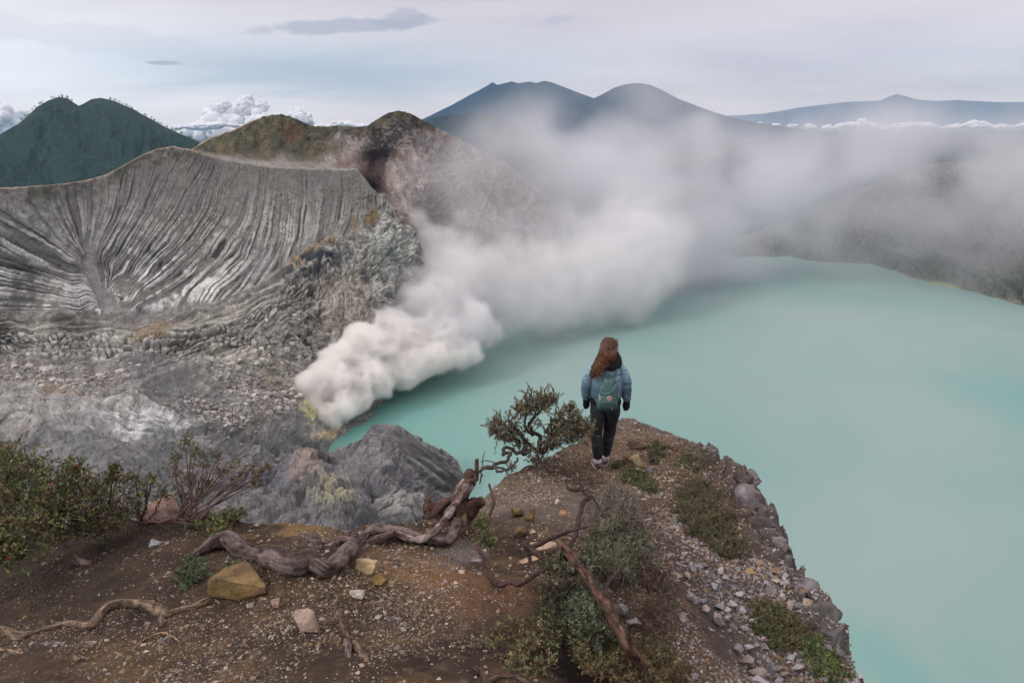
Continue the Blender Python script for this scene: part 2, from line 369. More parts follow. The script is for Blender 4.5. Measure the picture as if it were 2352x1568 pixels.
def crater():
    # ---- sheet A: bowl, wall, benches and scree ----------------------------------
    top = prof([(-430, 430), (-160, 448), (0, 431), (60, 429), (100, 426), (160, 420), (200, 413), (240, 402), (270, 388), (300, 371), (330, 354), (360, 342), (400, 336), (440, 344), (480, 358),
                (540, 369), (620, 381), (700, 386), (780, 387), (820, 387), (830, 400), (845, 420), (858, 436), (872, 446), (886, 450), (893, 470), (905, 500), (920, 510), (935, 524),
                (948, 545), (958, 580), (968, 622), (980, 640), (1005, 690), (1100, 720), (1300, 720)])
    bot = prof([(-430, 1330), (300, 1300), (600, 1250), (700, 1110), (800, 1060), (1000, 980), (1300, 900)])
    nu, nv = 1440, 900
    U, V = sheet_grid(-430, 1160, nu, top, bot, nv)
    K = [(-430, 430, 460), (-430, 700, 360), (-430, 1000, 250), (-430, 1330, 175), (-150, 448, 470), (0, 431, 480), (100, 427, 510), (200, 414, 560), (300, 371, 600), (380, 336, 640), (440, 343, 650), (540, 368, 660), (620, 380, 650), (700, 385, 640), (822, 386, 620), (862, 440, 598),
         (890, 455, 590), (935, 525, 570), (968, 625, 552), (0, 550, 440), (150, 550, 490), (300, 500, 545), (450, 500, 575), (600, 500, 585), (750, 500, 575), (850, 520, 560),
         (0, 680, 400), (100, 690, 420), (230, 700, 440), (350, 640, 490), (450, 640, 505), (600, 600, 530), (700, 560, 545), (800, 560, 545), (0, 720, 390), (130, 715, 400), (300, 715, 425), (400, 740, 420),
         (550, 700, 450), (700, 620, 505), (0, 815, 375), (200, 815, 378), (350, 770, 400), (500, 740, 430), (650, 660, 480), (0, 900, 320), (200, 900, 325), (0, 1000, 270), (0, 1100, 235), (0, 1220, 200), (300, 1100, 240),
         (450, 820, 400), (450, 900, 355), (450, 1000, 315), (450, 1100, 280), (450, 1220, 245), (600, 800, 420), (650, 930, 395), (600, 1000, 350), (700, 1000, 372), (755, 1015, 397), (780, 1060, 380),
         (640, 1100, 320), (700, 740, 470), (850, 740, 488), (720, 840, 440), (800, 900, 450), (850, 960, 440), (900, 880, 500), (1000, 800, 590), (1000, 860, 560), (1100, 740, 680), (1150, 800, 680), (930, 620, 545), (900, 680, 515), (880, 560, 545)]
    D = rbf([k[:2] for k in K], [k[2] for k in K], 30.)(np.stack([U, V], -1))
    # flow lines of the gullies: g is constant along each
    L = [(0, [(-150, 698), (0, 703), (120, 706), (238, 708)]), (5, [(-150, 640), (0, 664), (110, 680), (226, 694)]), (10, [(-150, 580), (0, 622), (110, 650), (214, 674)]), (15, [(-150, 500), (0, 560), (100, 605), (203, 645)]), (20, [(0, 480), (90, 540), (192, 612)]), (24, [(90, 440), (130, 520), (186, 585)]),
         (28, [(160, 425), (178, 500), (190, 560)]), (32, [(225, 405), (218, 480), (208, 545)]), (36, [(285, 382), (262, 480), (226, 565)]), (41, [(345, 345), (318, 451), (280, 530), (236, 600)]), (47, [(457, 352), (405, 451), (330, 560), (252, 672)]),
         (52, [(510, 365), (465, 480), (385, 590), (300, 672), (272, 708)]), (58, [(576, 380), (555, 490), (490, 590), (400, 665), (325, 712)]), (62.5, [(620, 385), (605, 500), (570, 600), (500, 670)]), (67, [(668, 388), (672, 490), (650, 590), (610, 650)]),
         (71, [(713, 388), (712, 490), (695, 570)]), (77, [(773, 388), (768, 475), (745, 560)]), (82, [(822, 388), (820, 480), (800, 560)]), (88, [(880, 450), (870, 520), (840, 640)]), (93, [(935, 520), (930, 600), (900, 690)])]
    gp, gv = [], []
    for g, pl in L:
        q = spline(pl, 9)
        for a in q: gp.append(a); gv.append(g)
    G_ = rbf(gp, gv, 12., .05)(np.stack([U, V], -1))
    Q = P(U, V, D); N = normals(Q)
    if N[..., 1].mean() > 0: N = -N
    UV = np.stack([U, V], -1)
    w1 = fbm(UV/60, 4, 3); w2 = fbm(UV/18, 4, 5); w3 = fbm(UV/7, 3, 8)
    gg = G_+w1*.25+fbm(np.stack([G_*.35, V/50, 0*U], -1), 4, 9)*.55+w2*.12
    conv = sstep(5, 20, polyd(U, V, [(204, 548), (208, 600), (222, 650), (244, 700), (262, 716)])+w2*9-(V-560)*.02)
    brk = sstep(-.45, .25, fbm(np.stack([G_*.9, V/38, 0*U+3], -1), 4, 19))
    def gully(x, s):                                 # sharp dark cuts between rounded ribs
        c = vnoise(np.stack([x, 0*x+V/240], -1), s)
        return 1-np.abs(c)**.62
    cutA = gully(gg*1.8, 21)*(.72+.28*brk); cutB = gully(gg*4.0+w2*.2, 33)*(.8+.2*(1-brk)); cutC = gully(gg*.5, 41)
    lower = sstep(430, 640, V)
    benchline = prof([(-160, 716), (60, 716), (230, 712), (330, 712), (430, 705), (520, 684), (590, 655), (640, 618), (700, 580), (760, 548), (830, 535), (870, 520), (890, 470), (960, 440), (1300, 430)])
    bl = benchline(U.ravel()).reshape(U.shape)+w2*7
    bowl = 1-sstep(-6, 8, V-bl)                       # the fluted ash slope
    bandtop = sstep(0, 20, V-top(U[0])[None])
    amp = bowl*(.35+.65*lower)*bandtop*sstep(0, 40, V-top(U[0])[None]+14)
    h = amp*(.05+.95*conv)*(-3.4*sstep(.6, .97, cutA)-1.5*sstep(.55, 1, cutB)-2.6*sstep(.6, 1, cutC)*lower)-3*(1-conv)*bowl
    h = h+bowl*(w3*.45+fbm(UV/22, 4, 23, ridge=True)*.6)
    # broken ground below: layered cliffs along the contour, then rubble
    strat = (1-bowl)
    sc_line = prof([(-160, 735), (130, 742), (300, 745), (420, 742), (560, 712), (640, 668), (700, 625), (760, 590), (1300, 400)])
    sv = V-sc_line(U.ravel()).reshape(U.shape)
    lay = fbm(np.stack([U/90, sv/5.5+w1*2.5], -1), 4, 51)
    band = sstep(-12, 4, sv)*(1-sstep(70, 100, sv+w1*14))*sstep(-200, 60, 860-U)
    f1, fe, cid = vor(np.stack([U/15+w2*.4, sv/11+w1], -1), 61)
    blocks = sstep(.02, .3, fe)*(.4+cid)
    h = h+strat*band*(lay*2.6+(blocks-.5)*2.4*sstep(14, 30, sv)*(1-sstep(76, 92, sv)))
    # cliff face on the right: vertical buttresses and broken rock
    face = strat*sstep(600, 700, U+(V-640)*.35)*(1-sstep(800, 900, V))
    rg = fbm(np.stack([U/46+w1*.5, V/95+w1*.4, 0*U], -1), 6, 71, ridge=True, g=.58)
    rg2 = fbm(np.stack([U/16+w1, V/22, 0*U+4], -1), 5, 75, ridge=True, g=.6)
    rk1 = fbm(Q/24, 6, 171, ridge=True, g=.6); rk2 = fbm(Q/7, 4, 175, ridge=True, g=.6); B1 = blocks3(Q, 17., 821); B2 = blocks3(Q, 6., 831); h = h+face*(rk1*6+rg*4+rk2*1.2+B1*4+B2*1.6)
    crag = bowl*sstep(800, 862, U+w2*8)*sstep(0, 30, V-430)
    h = h+crag*(rk1*4+rk2*1.5+B1*3+B2*1.5)
    low = strat*(1-band)*(1-face)
    mid = fbm(Q/30, 6, 81, ridge=True, g=.58); small = fbm(Q/6, 5, 85, g=.62)
    h = h+low*(mid*6.5+small*.5+B1*2.2+B2*1.)
    # long erosion rills on the apron at lower left
    ap = blob(U, V, 190, 925, 250, 75, 12, w1*.35)
    rl = gully(((V-900)-(U-100)*.32+w1*9)/6.5, 91); h = h-ap*1.7*sstep(.5, 1, rl)
    # pits, ledges and the undercut edge above the lower cliff
    ledge = polyd(U, V, [(0, 832), (120, 838), (230, 822), (330, 800), (420, 790), (500, 760)]); h = h-3.2*(1-sstep(2, 10, ledge+w2*3))*strat
    ledge2 = polyd(U, V, [(180, 985), (260, 1000), (330, 1008), (420, 992), (480, 990), (540, 1010), (640, 1040)]); h = h-6*(1-sstep(2, 14, ledge2+w2*4))
    h = h+5*blob(U, V, 350, 880, 90, 62, 25, w1*.4)+7*blob(U, V, 610, 965, 105, 42, 20, w1*.4)+4*blob(U, V, 120, 985, 130, 45, 15, w1*.4)+5*blob(U, V, 470, 860, 60, 40, 30, w1*.4)
    Q = Q+N*(h*facing(Q, N))[..., None]
    # ---------------- ground colour, with shading painted into the gully cuts
    base = np.array([.122, .113, .103]); C = np.broadcast_to(base, Q.shape).copy()
    C = mix(C, (.092, .085, .086), sstep(-.2, .5, w1)*.8)
    C = mix(C, (.17, .158, .142), sstep(.0, .5, fbm(UV/100, 4, 15))*.6)
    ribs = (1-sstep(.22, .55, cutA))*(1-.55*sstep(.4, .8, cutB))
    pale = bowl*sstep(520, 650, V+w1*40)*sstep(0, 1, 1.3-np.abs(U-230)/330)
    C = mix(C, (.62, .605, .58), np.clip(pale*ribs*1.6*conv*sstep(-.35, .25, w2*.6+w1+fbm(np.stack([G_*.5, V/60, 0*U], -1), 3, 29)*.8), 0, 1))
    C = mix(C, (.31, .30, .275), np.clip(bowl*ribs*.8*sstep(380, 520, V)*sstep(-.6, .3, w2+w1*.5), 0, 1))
    C = mix(C, (.036, .030, .026), np.clip(bowl*conv*sstep(.70, .92, cutA)*.9, 0, 1)); C = mix(C, (.17, .16, .155), bowl*(1-conv)*.7)  # gully cuts painted dark, standing in for the shading inside them
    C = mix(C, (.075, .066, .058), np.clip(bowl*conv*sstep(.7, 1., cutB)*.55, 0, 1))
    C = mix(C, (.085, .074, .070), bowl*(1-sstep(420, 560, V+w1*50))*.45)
    veg = bowl*(1-sstep(14, 70, V-top(U[0])[None]+w1*30+np.clip(U-330, 0, 90)*.3))*(1-sstep(430, 500, U))
    C = mix(C, (.042, .040, .026), veg*.8*sstep(-.35, .25, w2+.2*w3))
    C = mix(C, (.26, .20, .15), (1-sstep(1, 4, V-top(U[0])[None]+w2*3))*(1-sstep(430, 520, U)))
    C = mix(C, (.22, .20, .18), (1-sstep(2, 7, V-top(U[0])[None]+w2*2))*sstep(430, 520, U)*(1-sstep(815, 830, U))*.8)
    tuft = (vor(UV/9, 101)[0] < .2+.12*w2)*bowl*(1-sstep(520, 640, V))*sstep(250, 420, U)*(fbm(UV/50, 3, 103) > .05)
    C = mix(C, (.055, .05, .035), tuft*.75)
    C = mix(C, (.255, .232, .205), strat*(1-face)*.55*sstep(-.5, .3, small))
    C = mix(C, (.38, .345, .30), strat*band*sstep(.0, .35, lay)*.6)
    C = mix(C, (.10, .085, .07), strat*band*sstep(.05, .4, -lay)*.75)
    C = mix(C, (.37, .35, .32), strat*band*sstep(.15, .4, fe)*(cid > .35)*.5*sstep(14, 30, sv))
    C = mix(C, (.23, .16, .085), strat*band*blob(U, V, 350, 760, 60, 16, -20, w2*.5)*.6)
    fn = fbm(UV/30, 5, 111)+rg*.4
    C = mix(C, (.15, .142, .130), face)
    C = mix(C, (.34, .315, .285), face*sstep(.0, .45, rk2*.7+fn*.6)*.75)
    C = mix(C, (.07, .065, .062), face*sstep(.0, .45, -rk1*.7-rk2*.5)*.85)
    C = mix(C, (.20, .135, .075), np.clip(blob(U, V, 690, 580, 85, 30, -22, w1*.5+w2*.3)*strat*.9, 0, 1))
    C = mix(C, (.035, .037, .045), np.clip(blob(U, V, 715, 612, 95, 36, -18, w1*.4+w2*.35)*strat, 0, 1)*sstep(-.3, .15, w2+.1))
    C = mix(C, (.40, .36, .33), np.clip(blob(U, V, 670, 668, 42, 25, -40, w2*.6), 0, 1)*.8*strat*sstep(-.2, .2, w3+w2))
    C = mix(C, (.25, .19, .125), np.clip(blob(U, V, 800, 735, 95, 60, 70, w1*.4+w2*.4), 0, 1)*.4*strat)
    C = mix(C, (.30, .25, .215), np.clip(blob(U, V, 760, 710, 60, 60, 0, w2*.5), 0, 1)*.6*strat)
    C = mix(C, (.16, .11, .05), np.clip(blob(U, V, 855, 500, 14, 24, 20, w2*.5), 0, 1)*.8+.5*blob(U, V, 815, 520, 12, 20, 0, w2*.5))
    C = mix(C, (.30, .31, .28), np.clip(blob(U, V, 905, 590, 50, 60, 0, w2*.5), 0, 1)*.6)
    C = mix(C, (.055, .050, .047), np.clip(1-sstep(3, 9, polyd(U, V, [(712, 668), (705, 700), (700, 745), (708, 790), (722, 830)])+w2*4), 0, 1)*.9)
    C = mix(C, (.15, .144, .140), low*sstep(-.2, .4, w1)*.7)
    C = mix(C, (.33, .315, .265), low*.55*blob(U, V, 620, 830, 120, 110, 30, w1*.4))
    C = mix(C, (.25, .235, .225), low*.7*blob(U, V, 160, 960, 170, 60, 10, w1*.4))
    C = mix(C, (.46, .45, .44), np.clip(low*ap*(1-sstep(.5, .8, rl))*sstep(150, 330, U)*sstep(900, 960, V)*.9, 0, 1))
    C = mix(C, (.13, .105, .09), low*.7*sstep(.1, .45, fbm(UV/26, 4, 121)))
    C = mix(C, (.125, .120, .122), low*.8*blob(U, V, 360, 870, 75, 55, 20, w1*.4))
    C = mix(C, (.19, .135, .095), low*.6*blob(U, V, 130, 900, 60, 14, 15, w2*.6))
    C = mix(C, (.135, .130, .130), low*.85*(sstep(985, 1030, V+w1*20))*(1-sstep(760, 800, U)))
    lay2 = fbm(np.stack([U/130, (V+.42*U)/6.5+w1*1.6, 0*U], -1), 4, 151); z2 = strat*blob(U, V, 560, 745, 250, 75, -24, w1*.3)*(1-.8*face*0)
    C = mix(C, (.33, .305, .25), z2*sstep(.02, .3, lay2)*.6); C = mix(C, (.075, .063, .05), z2*sstep(.05, .35, -lay2)*.7)
    C = mix(C, (.42, .39, .20), .6*np.clip(blob(U, V, 712, 905, 75, 62, 40, w1*.6+w2*.4), 0, 1)*sstep(-.35, .2, w2))
    C = mix(C, (.50, .47, .20), .6*np.clip(blob(U, V, 702, 950, 30, 34, 55, w2*.8), 0, 1)*sstep(-.1, .2, w2+w3))
    C = mix(C, (.50, .36, .22), .7*np.clip(blob(U, V, 745, 1000, 34, 12, -10, w2*.6), 0, 1))
    C = mix(C, (.28, .235, .15), .45*np.clip(blob(U, V, 640, 890, 60, 60, 0, w1*.6), 0, 1))
    spk = fbm(UV/3.2, 2, 131); C = C*(1+.24*spk*(.4+.6*strat))[..., None]*(1+(.38*(np.modf(vor(Q/6., 831)[2]*53.1)[0]-.5)*strat*(1-.0*face)))[..., None]*(1+.2*fbm(UV/9, 3, 133))[..., None]
    mf = mat_tone('crater_rock', .16, .22, 0, .9, fine=5.)
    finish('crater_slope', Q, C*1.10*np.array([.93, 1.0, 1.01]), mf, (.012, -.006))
    far['A'] = (Q, U, V)
    rubble(Q, U, V)

    # ---- sheet C: grey crag at the near shore --------------------------------------
    top = prof([(420, 1135), (500, 1105), (580, 1075), (640, 1062), (660, 1050), (690, 1030), (720, 1035), (760, 1040), (775, 1026), (800, 1022), (830, 1008), (850, 978), (862, 974), (885, 976), (915, 980),
                (950, 1000), (990, 1024), (1025, 1034), (1050, 1056), (1060, 1078), (1067, 1094)])
    bot = prof([(420, 1300), (700, 1300), (900, 1290), (980, 1270), (1000, 1215), (1026, 1170), (1036, 1140), (1055, 1110), (1067, 1100)])
    nu, nv = 620, 330
    U, V = sheet_grid(420, 1067, nu, top, bot, nv)
    K = [(860, 975, 352), (915, 980, 350), (990, 1024, 345), (1066, 1090, 340), (1040, 1115, 332), (1028, 1150, 322), (1000, 1196, 308), (990, 1280, 296), (800, 1022, 362), (760, 1040, 362), (690, 1030, 352), (640, 1062, 325), (500, 1110, 285), (420, 1140, 262),
         (880, 1060, 312), (950, 1120, 308), (980, 1160, 303), (850, 1100, 296), (780, 1090, 312), (760, 1160, 276), (850, 1170, 272), (920, 1200, 280), (700, 1080, 318), (660, 1120, 292), (620, 1180, 264), (700, 1200, 256), (500, 1200, 240), (700, 1300, 225), (500, 1300, 220), (850, 1290, 238)]
    D = rbf([k[:2] for k in K], [k[2] for k in K], 20.)(np.stack([U, V], -1))
    Q = P(U, V, D); N = normals(Q)
    if N[..., 1].mean() > 0: N = -N
    UV = np.stack([U, V], -1); w1 = fbm(UV/50, 4, 203); w2 = fbm(UV/15, 5, 205); w3 = fbm(UV/5, 3, 207)
    # dark dipping slab on the right flank of the crag
    sl = blob(U, V, 985, 1062, 105, 30, 38, w2*.35, .12); slab = np.clip(sl, 0, 1)
    t = ((V-975)-(U-862)*.62)/30.
    rg = fbm(np.stack([U/60+w1*.5+V/160, V/85-U/190, 0*U], -1), 6, 211, ridge=True, g=.6); rg2 = fbm(np.stack([U/17+w1*.8, V/26, 0*U], -1), 5, 213, ridge=True, g=.62)
    str_ = fbm(np.stack([(U+V*.7)/70, t*3.2+w1*.6, 0*U], -1), 4, 217)
    edge = sstep(0, 16, V-top(U[0])[None])*.75+.25
    edge = edge*(1-.8*sstep(1010, 1067, U))
    r3 = fbm(Q/17, 6, 231, ridge=True, g=.58); r4 = fbm(Q/5.5, 4, 235, ridge=True, g=.6)
    b1 = blocks3(Q, 15., 801); b2 = blocks3(Q, 5.5, 811)
    h = (1-slab)*(rg*3+r3*4.0+r4*.5+b1*7.5+b2*2.2)*edge+slab*(str_*2.6+1.5)*(1-.7*sstep(1020, 1067, U))
    kn = blob(U, V, 700, 1100, 45, 55, 20, w2*.4)+blob(U, V, 770, 1150, 60, 60, 30, w2*.4)+blob(U, V, 920, 1175, 45, 35, 20, w2*.4); h = h+kn*5
    Q = Q+N*(h*facing(Q, N))[..., None]
    C = np.broadcast_to(np.array([.135, .128, .132]), Q.shape).copy()
    C = mix(C, (.24, .225, .22), sstep(.0, .45, r4*.5+r3*.4+w2*.4)*.6); C = mix(C, (.055, .052, .058), sstep(.0, .4, -r3*.7-r4*.4+w1*.2)*.8); C = C*(1+.28*fbm(UV/3.2, 2, 237))[..., None]; C = C*(1-.45*b1*(1-slab)-.3*b2*(1-slab))[..., None]
    C = mix(C, (.135, .135, .155), blob(U, V, 640, 1090, 80, 50, 0, w1*.5)*.7)
    C = mix(C, (.115, .108, .10), slab*.95); C = mix(C, (.27, .265, .235), slab*sstep(.12, .35, str_+w3*.25)*.7); C = mix(C, (.05, .045, .04), slab*sstep(.05, .4, -str_)*.7)
    C = mix(C, (.060, .048, .040), np.clip(blob(U, V, 720, 1045, 62, 17, 22, w2*.4), 0, 1)*.9)
    C = mix(C, (.34, .265, .225), np.clip(blob(U, V, 695, 1082, 38, 45, 20, w2*.5), 0, 1)*.75)
    C = mix(C, (.37, .345, .22), np.clip(blob(U, V, 765, 1145, 58, 48, 25, w2*.5), 0, 1)*.85*sstep(-.5, .2, w2+w3))
    C = mix(C, (.36, .34, .30), np.clip(blob(U, V, 915, 1172, 42, 30, 15, w2*.5), 0, 1)*.7)
    finish('crater_slope', Q, C*.78*np.array([.95, 1.0, 1.03]), mf, (.02, -.03), 10)

    # ---- sheet D: hill and alcove behind the terrace -------------------------------
    top = prof([(400, 372), (430, 352), (450, 335), (480, 318), (500, 312), (540, 297), (560, 287), (580, 278), (600, 270), (620, 265), (645, 264), (665, 268), (700, 283), (725, 290), (750, 291), (775, 289), (800, 291), (820, 293), (845, 289),
                (870, 272), (890, 261), (915, 255), (940, 259), (970, 276), (1010, 297), (1060, 322), (1110, 348), (1160, 372), (1230, 430), (1300, 482), (1400, 525), (1560, 560), (1640, 575)])
    bot = prof([(400, 378), (480, 385), (540, 400), (600, 420), (800, 450), (830, 560), (860, 700), (960, 820), (1640, 760)])
    nu, nv = 900, 420
    U, V = sheet_grid(402, 1640, nu, lambda u: top(u)-1.6*fbm(np.stack([u/5, u*0], -1), 4, 341)*(u < 1000)-.8*np.abs(vnoise(np.stack([u/2.2, u*0], -1), 343))*(u < 1000), bot, nv)
    K = [(402, 372, 640), (450, 335, 700), (500, 312, 740), (560, 287, 780), (650, 264, 805), (750, 291, 850), (820, 293, 865), (915, 255, 850), (970, 276, 880), (440, 350, 670), (480, 362, 670), (540, 371, 680), (600, 350, 725), (700, 350, 760), (780, 350, 800), (620, 383, 680), (700, 387, 695), (780, 388, 720), (820, 375, 780), (820, 388, 760),
         (600, 420, 660), (750, 440, 690), (850, 380, 868), (850, 440, 862), (820, 440, 740), (890, 430, 790), (930, 400, 800), (900, 480, 730), (950, 500, 710), (1000, 500, 760), (1000, 400, 850), (1100, 400, 930), (1060, 322, 930), (1200, 500, 930), (1160, 372, 990), (1100, 560, 800), (1300, 482, 1040), (1300, 560, 980), (1300, 700, 830),
         (1000, 700, 700), (900, 640, 690), (1560, 560, 1090), (1560, 620, 1000), (1560, 760, 900), (1100, 780, 720)]
    D = rbf([k[:2] for k in K], [k[2] for k in K], 22.)(np.stack([U, V], -1))
    Q = P(U, V, D); N = normals(Q)
    if N[..., 1].mean() > 0: N = -N
    UV = np.stack([U, V], -1); w1 = fbm(UV/50, 4, 303); w2 = fbm(UV/14, 5, 305); w3 = fbm(UV/5, 3, 307)
    dtop = V-top(U[0])[None]
    rg = fbm(np.stack([(U+V*.35)/34+w1*.7, V/70, 0*U], -1), 6, 311, ridge=True, g=.6); rg2 = fbm(np.stack([(U-V*.5)/9+w1*2, V/60, 0*U], -1), 3, 313, ridge=True)
    ter = (1-sstep(790, 830, U))*sstep(-3, 8, V-np.interp(U, [400, 480, 540, 620, 700, 800], [335, 350, 360, 369, 375, 372]))
    fl = (1-ter)
    lip = polyd(U, V, [(780, 377), (830, 365), (860, 357), (900, 356), (925, 362)])
    fl2 = sstep(6, 46, np.interp(U, [400, 480, 540, 620, 700, 800], [335, 350, 360, 369, 375, 372])-V)+sstep(800, 840, U); fl2 = np.clip(fl2, 0, 1)
    h = fl2*(rg*6+rg2*2.0*sstep(10, 40, dtop)+fbm(Q/9, 4, 331, ridge=True)*2.2)*sstep(-6, 26, dtop)+fl2*w2*1.2-4*(1-sstep(3, 18, lip+w2*6))
    Q = Q+N*(h*facing(Q, N))[..., None]
    C = np.broadcast_to(np.array([.145, .125, .11]), Q.shape).copy()
    C = mix(C, (.25, .23, .21), fl*sstep(-.1, .5, rg2+w2*.6)*.6); C = mix(C, (.06, .052, .048), fl*sstep(.1, .6, -rg2*.7-rg*.3)*.6)
    vg = np.clip(blob(U, V, 615, 318, 130, 52, 4, w1*.5+w2*.3)+.9*(1-sstep(8, 34, dtop+w1*16))*(U < 1000)+.8*blob(U, V, 490, 340, 70, 20, 0, w2*.5), 0, 1)
    C = mix(C, (.047, .046, .022), vg*.95); C = mix(C, (.024, .022, .014), vg*sstep(0, .4, w2)*.8); C = mix(C, (.14, .105, .06), vg*sstep(.1, .4, -w2)*.45)
    C = mix(C, (.11, .05, .035), np.clip(blob(U, V, 665, 310, 22, 20, 0, w2*.5), 0, 1)*.5)
    C = mix(C, (.28, .225, .17), (1-sstep(1.5, 5, dtop))*(U < 600)*sstep(-.3, .1, w2))
    C = mix(C, (.20, .19, .172), ter*.8); C = mix(C, (.10, .08, .05), ter*sstep(.1, .4, w2+w3*.4)*.35)
    red = np.clip(sstep(790, 960, U)*(V > 300), 0, 1)
    C = mix(C, (.125, .098, .090), red*.65*sstep(-.3, .3, w1)); C = mix(C, (.30, .26, .24), red*sstep(.15, .45, w2+rg*.3)*.6)
    C = mix(C, (.115, .072, .060), np.clip(1-sstep(3, 16, lip+w2*9), 0, 1)*.8)
    C = mix(C, (.15, .095, .085), np.clip(blob(U, V, 850, 420, 45, 50, 0, w2*.3), 0, 1)*.8)  # alcove rock tinted reddish purple, haze put into its colour
    C = mix(C, (.10, .10, .085), np.clip(blob(U, V, 1000, 480, 60, 60, 0, w2*.5), 0, 1)*.5)
    spk = fbm(UV/3.2, 2, 351); finish('crater_slope', Q, C*1.05*(1+.25*spk)[..., None], mf, (.03, -.02))

    # ---- sheet E: far right wall of the crater -------------------------------------
    top = prof([(1400, 566), (1500, 562), (1560, 555), (1640, 545), (1720, 535), (1800, 510), (1860, 478), (1900, 462), (1960, 440), (2020, 418), (2080, 395), (2140, 378), (2200, 370), (2260, 380), (2320, 400), (2420, 415), (2600, 400)])
    bot = prof([(1400, 640), (1850, 650), (2000, 660), (2200, 720), (2352, 770), (2600, 850)])
    nu, nv = 800, 330
    U, V = sheet_grid(1400, 2560, nu, lambda u: top(u)-7*fbm(np.stack([u/60, u*0], -1), 6, 441, g=.6), bot, nv)
    def dl(v): return 200/-(P(0, v, 1.)[2])
    sh = prof([(1400, 596), (1500, 594), (1560, 593), (1700, 590), (1830, 590), (1845, 597), (1900, 602), (1990, 604), (2040, 615), (2100, 638), (2150, 652), (2200, 660), (2260, 676), (2352, 702), (2560, 768)])
    K = []
    for u in range(1400, 2600, 60):
        s = float(sh(u)); ds = dl(s); K += [(u, s, ds), (u, s+60, dl(s+60)*1.035-8)]
        tp = float(top(u)); K += [(u, tp, ds*1.06+150), (u, tp*.6+s*.4, ds*1.04+80), (u, tp*.25+s*.75, ds*1.02+26)]
    D = rbf([k[:2] for k in K], [k[2] for k in K], 16.)(np.stack([U, V], -1))
    Q = P(U, V, D); N = normals(Q)
    if N[..., 1].mean() > 0: N = -N
    UV = np.stack([U, V], -1); w1 = fbm(UV/50, 4, 403); w2 = fbm(UV/14, 5, 405)
    dtop = V-top(U[0])[None]; ds = sh(U.ravel()).reshape(U.shape)-V
    rg = fbm(np.stack([(U*.9+V*.6)/75+w1*.8, (V-U*.3)/60, 0*U], -1), 6, 411, ridge=True, g=.55); rg2 = fbm(UV/11+w1[..., None], 5, 413, ridge=True, g=.6)
    h = (rg*20+rg2*4)*sstep(-10, 40, dtop)*sstep(-4, 30, ds)+w2*2*sstep(-4, 10, ds)
    Q = Q+N*(h*facing(Q, N))[..., None]
    C = np.broadcast_to(np.array([.105, .092, .085]), Q.shape).copy()
    C = mix(C, (.05, .058, .042), sstep(-.2, .4, w1)*.75); C = mix(C, (.19, .165, .15), sstep(.05, .5, rg2+w2*.3)*.55); C = mix(C, (.035, .032, .03), sstep(0, .5, -rg2)*.6)
    C = mix(C, (.24, .19, .14), (1-sstep(0, 7, ds+w2*9))*.45*sstep(-.1, .3, w1+.2)); C = mix(C, (.38, .32, .16), np.clip(blob(U, V, 2170, 655, 35, 4, 12, None), 0, 1)*.9)
    mg = mat_tone('far_wall_rock', .08, .25, 0, 2., fine=5.)
    finish('far_crater_slope', Q, C*.95*np.array([.86, 1., .95]), mg, (.03, -.02))

def rubble(Q, U, V):
    """boulder scree on the crater floor, one mass"""
    rs = np.random.RandomState(99); nv, nu = U.shape
    w = 1.*blob(U, V, 110, 868, 160, 26, 8, fbm(np.stack([U, V], -1)/30, 3, 141)*.6)+1.2*blob(U, V, 560, 905, 95, 42, 42, fbm(np.stack([U, V], -1)/30, 3, 143)*.5)+.8*blob(U, V, 500, 960, 80, 30, 30)+.35*blob(U, V, 620, 850, 90, 110, 20)+.5*blob(U, V, 640, 930, 40, 40, 0)+.02*(V > 820)*(U < 740)+.5*blob(U, V, 715, 770, 20, 60, 0)
    w = w.ravel(); w = w/w.sum(); n = 3600; idx = rs.choice(w.size, n, p=w, replace=False); c = Q.reshape(-1, 3)[idx]
    V0, F0 = ico(1); k = len(V0); s = (.25+.3*rs.rand(n)+1.3*rs.rand(n)**8)*(.7+.6*c[:, 1]/420)
    B = V0[None]*(1+.28*rs.uniform(-1, 1, (n, k, 1)))*np.array([1.15, 1, .85])*(.8+.4*rs.rand(n, 1, 3)); a = rs.rand(n)*6.3; co, si = np.cos(a)[:, None], np.sin(a)[:, None]
    B = np.stack([B[..., 0]*co-B[..., 1]*si, B[..., 0]*si+B[..., 1]*co, B[..., 2]], -1)*s[:, None, None]+(c+[0, 0, .1])[:, None]
    col = np.array([(.38, .36, .335), (.30, .285, .265), (.22, .21, .20), (.46, .44, .40), (.27, .24, .21)])[rs.randint(0, 5, n)]*rs.uniform(.75, 1.1, (n, 1))
    obj('rubble', raw_mesh('rubble', B.reshape(-1, 3), (F0[None]+np.arange(n)[:, None, None]*k).reshape(-1, 3), mat_tone('rubble_rock', .8, .2, 0), np.repeat(col, k, 0), smooth=False), kind='stuff')

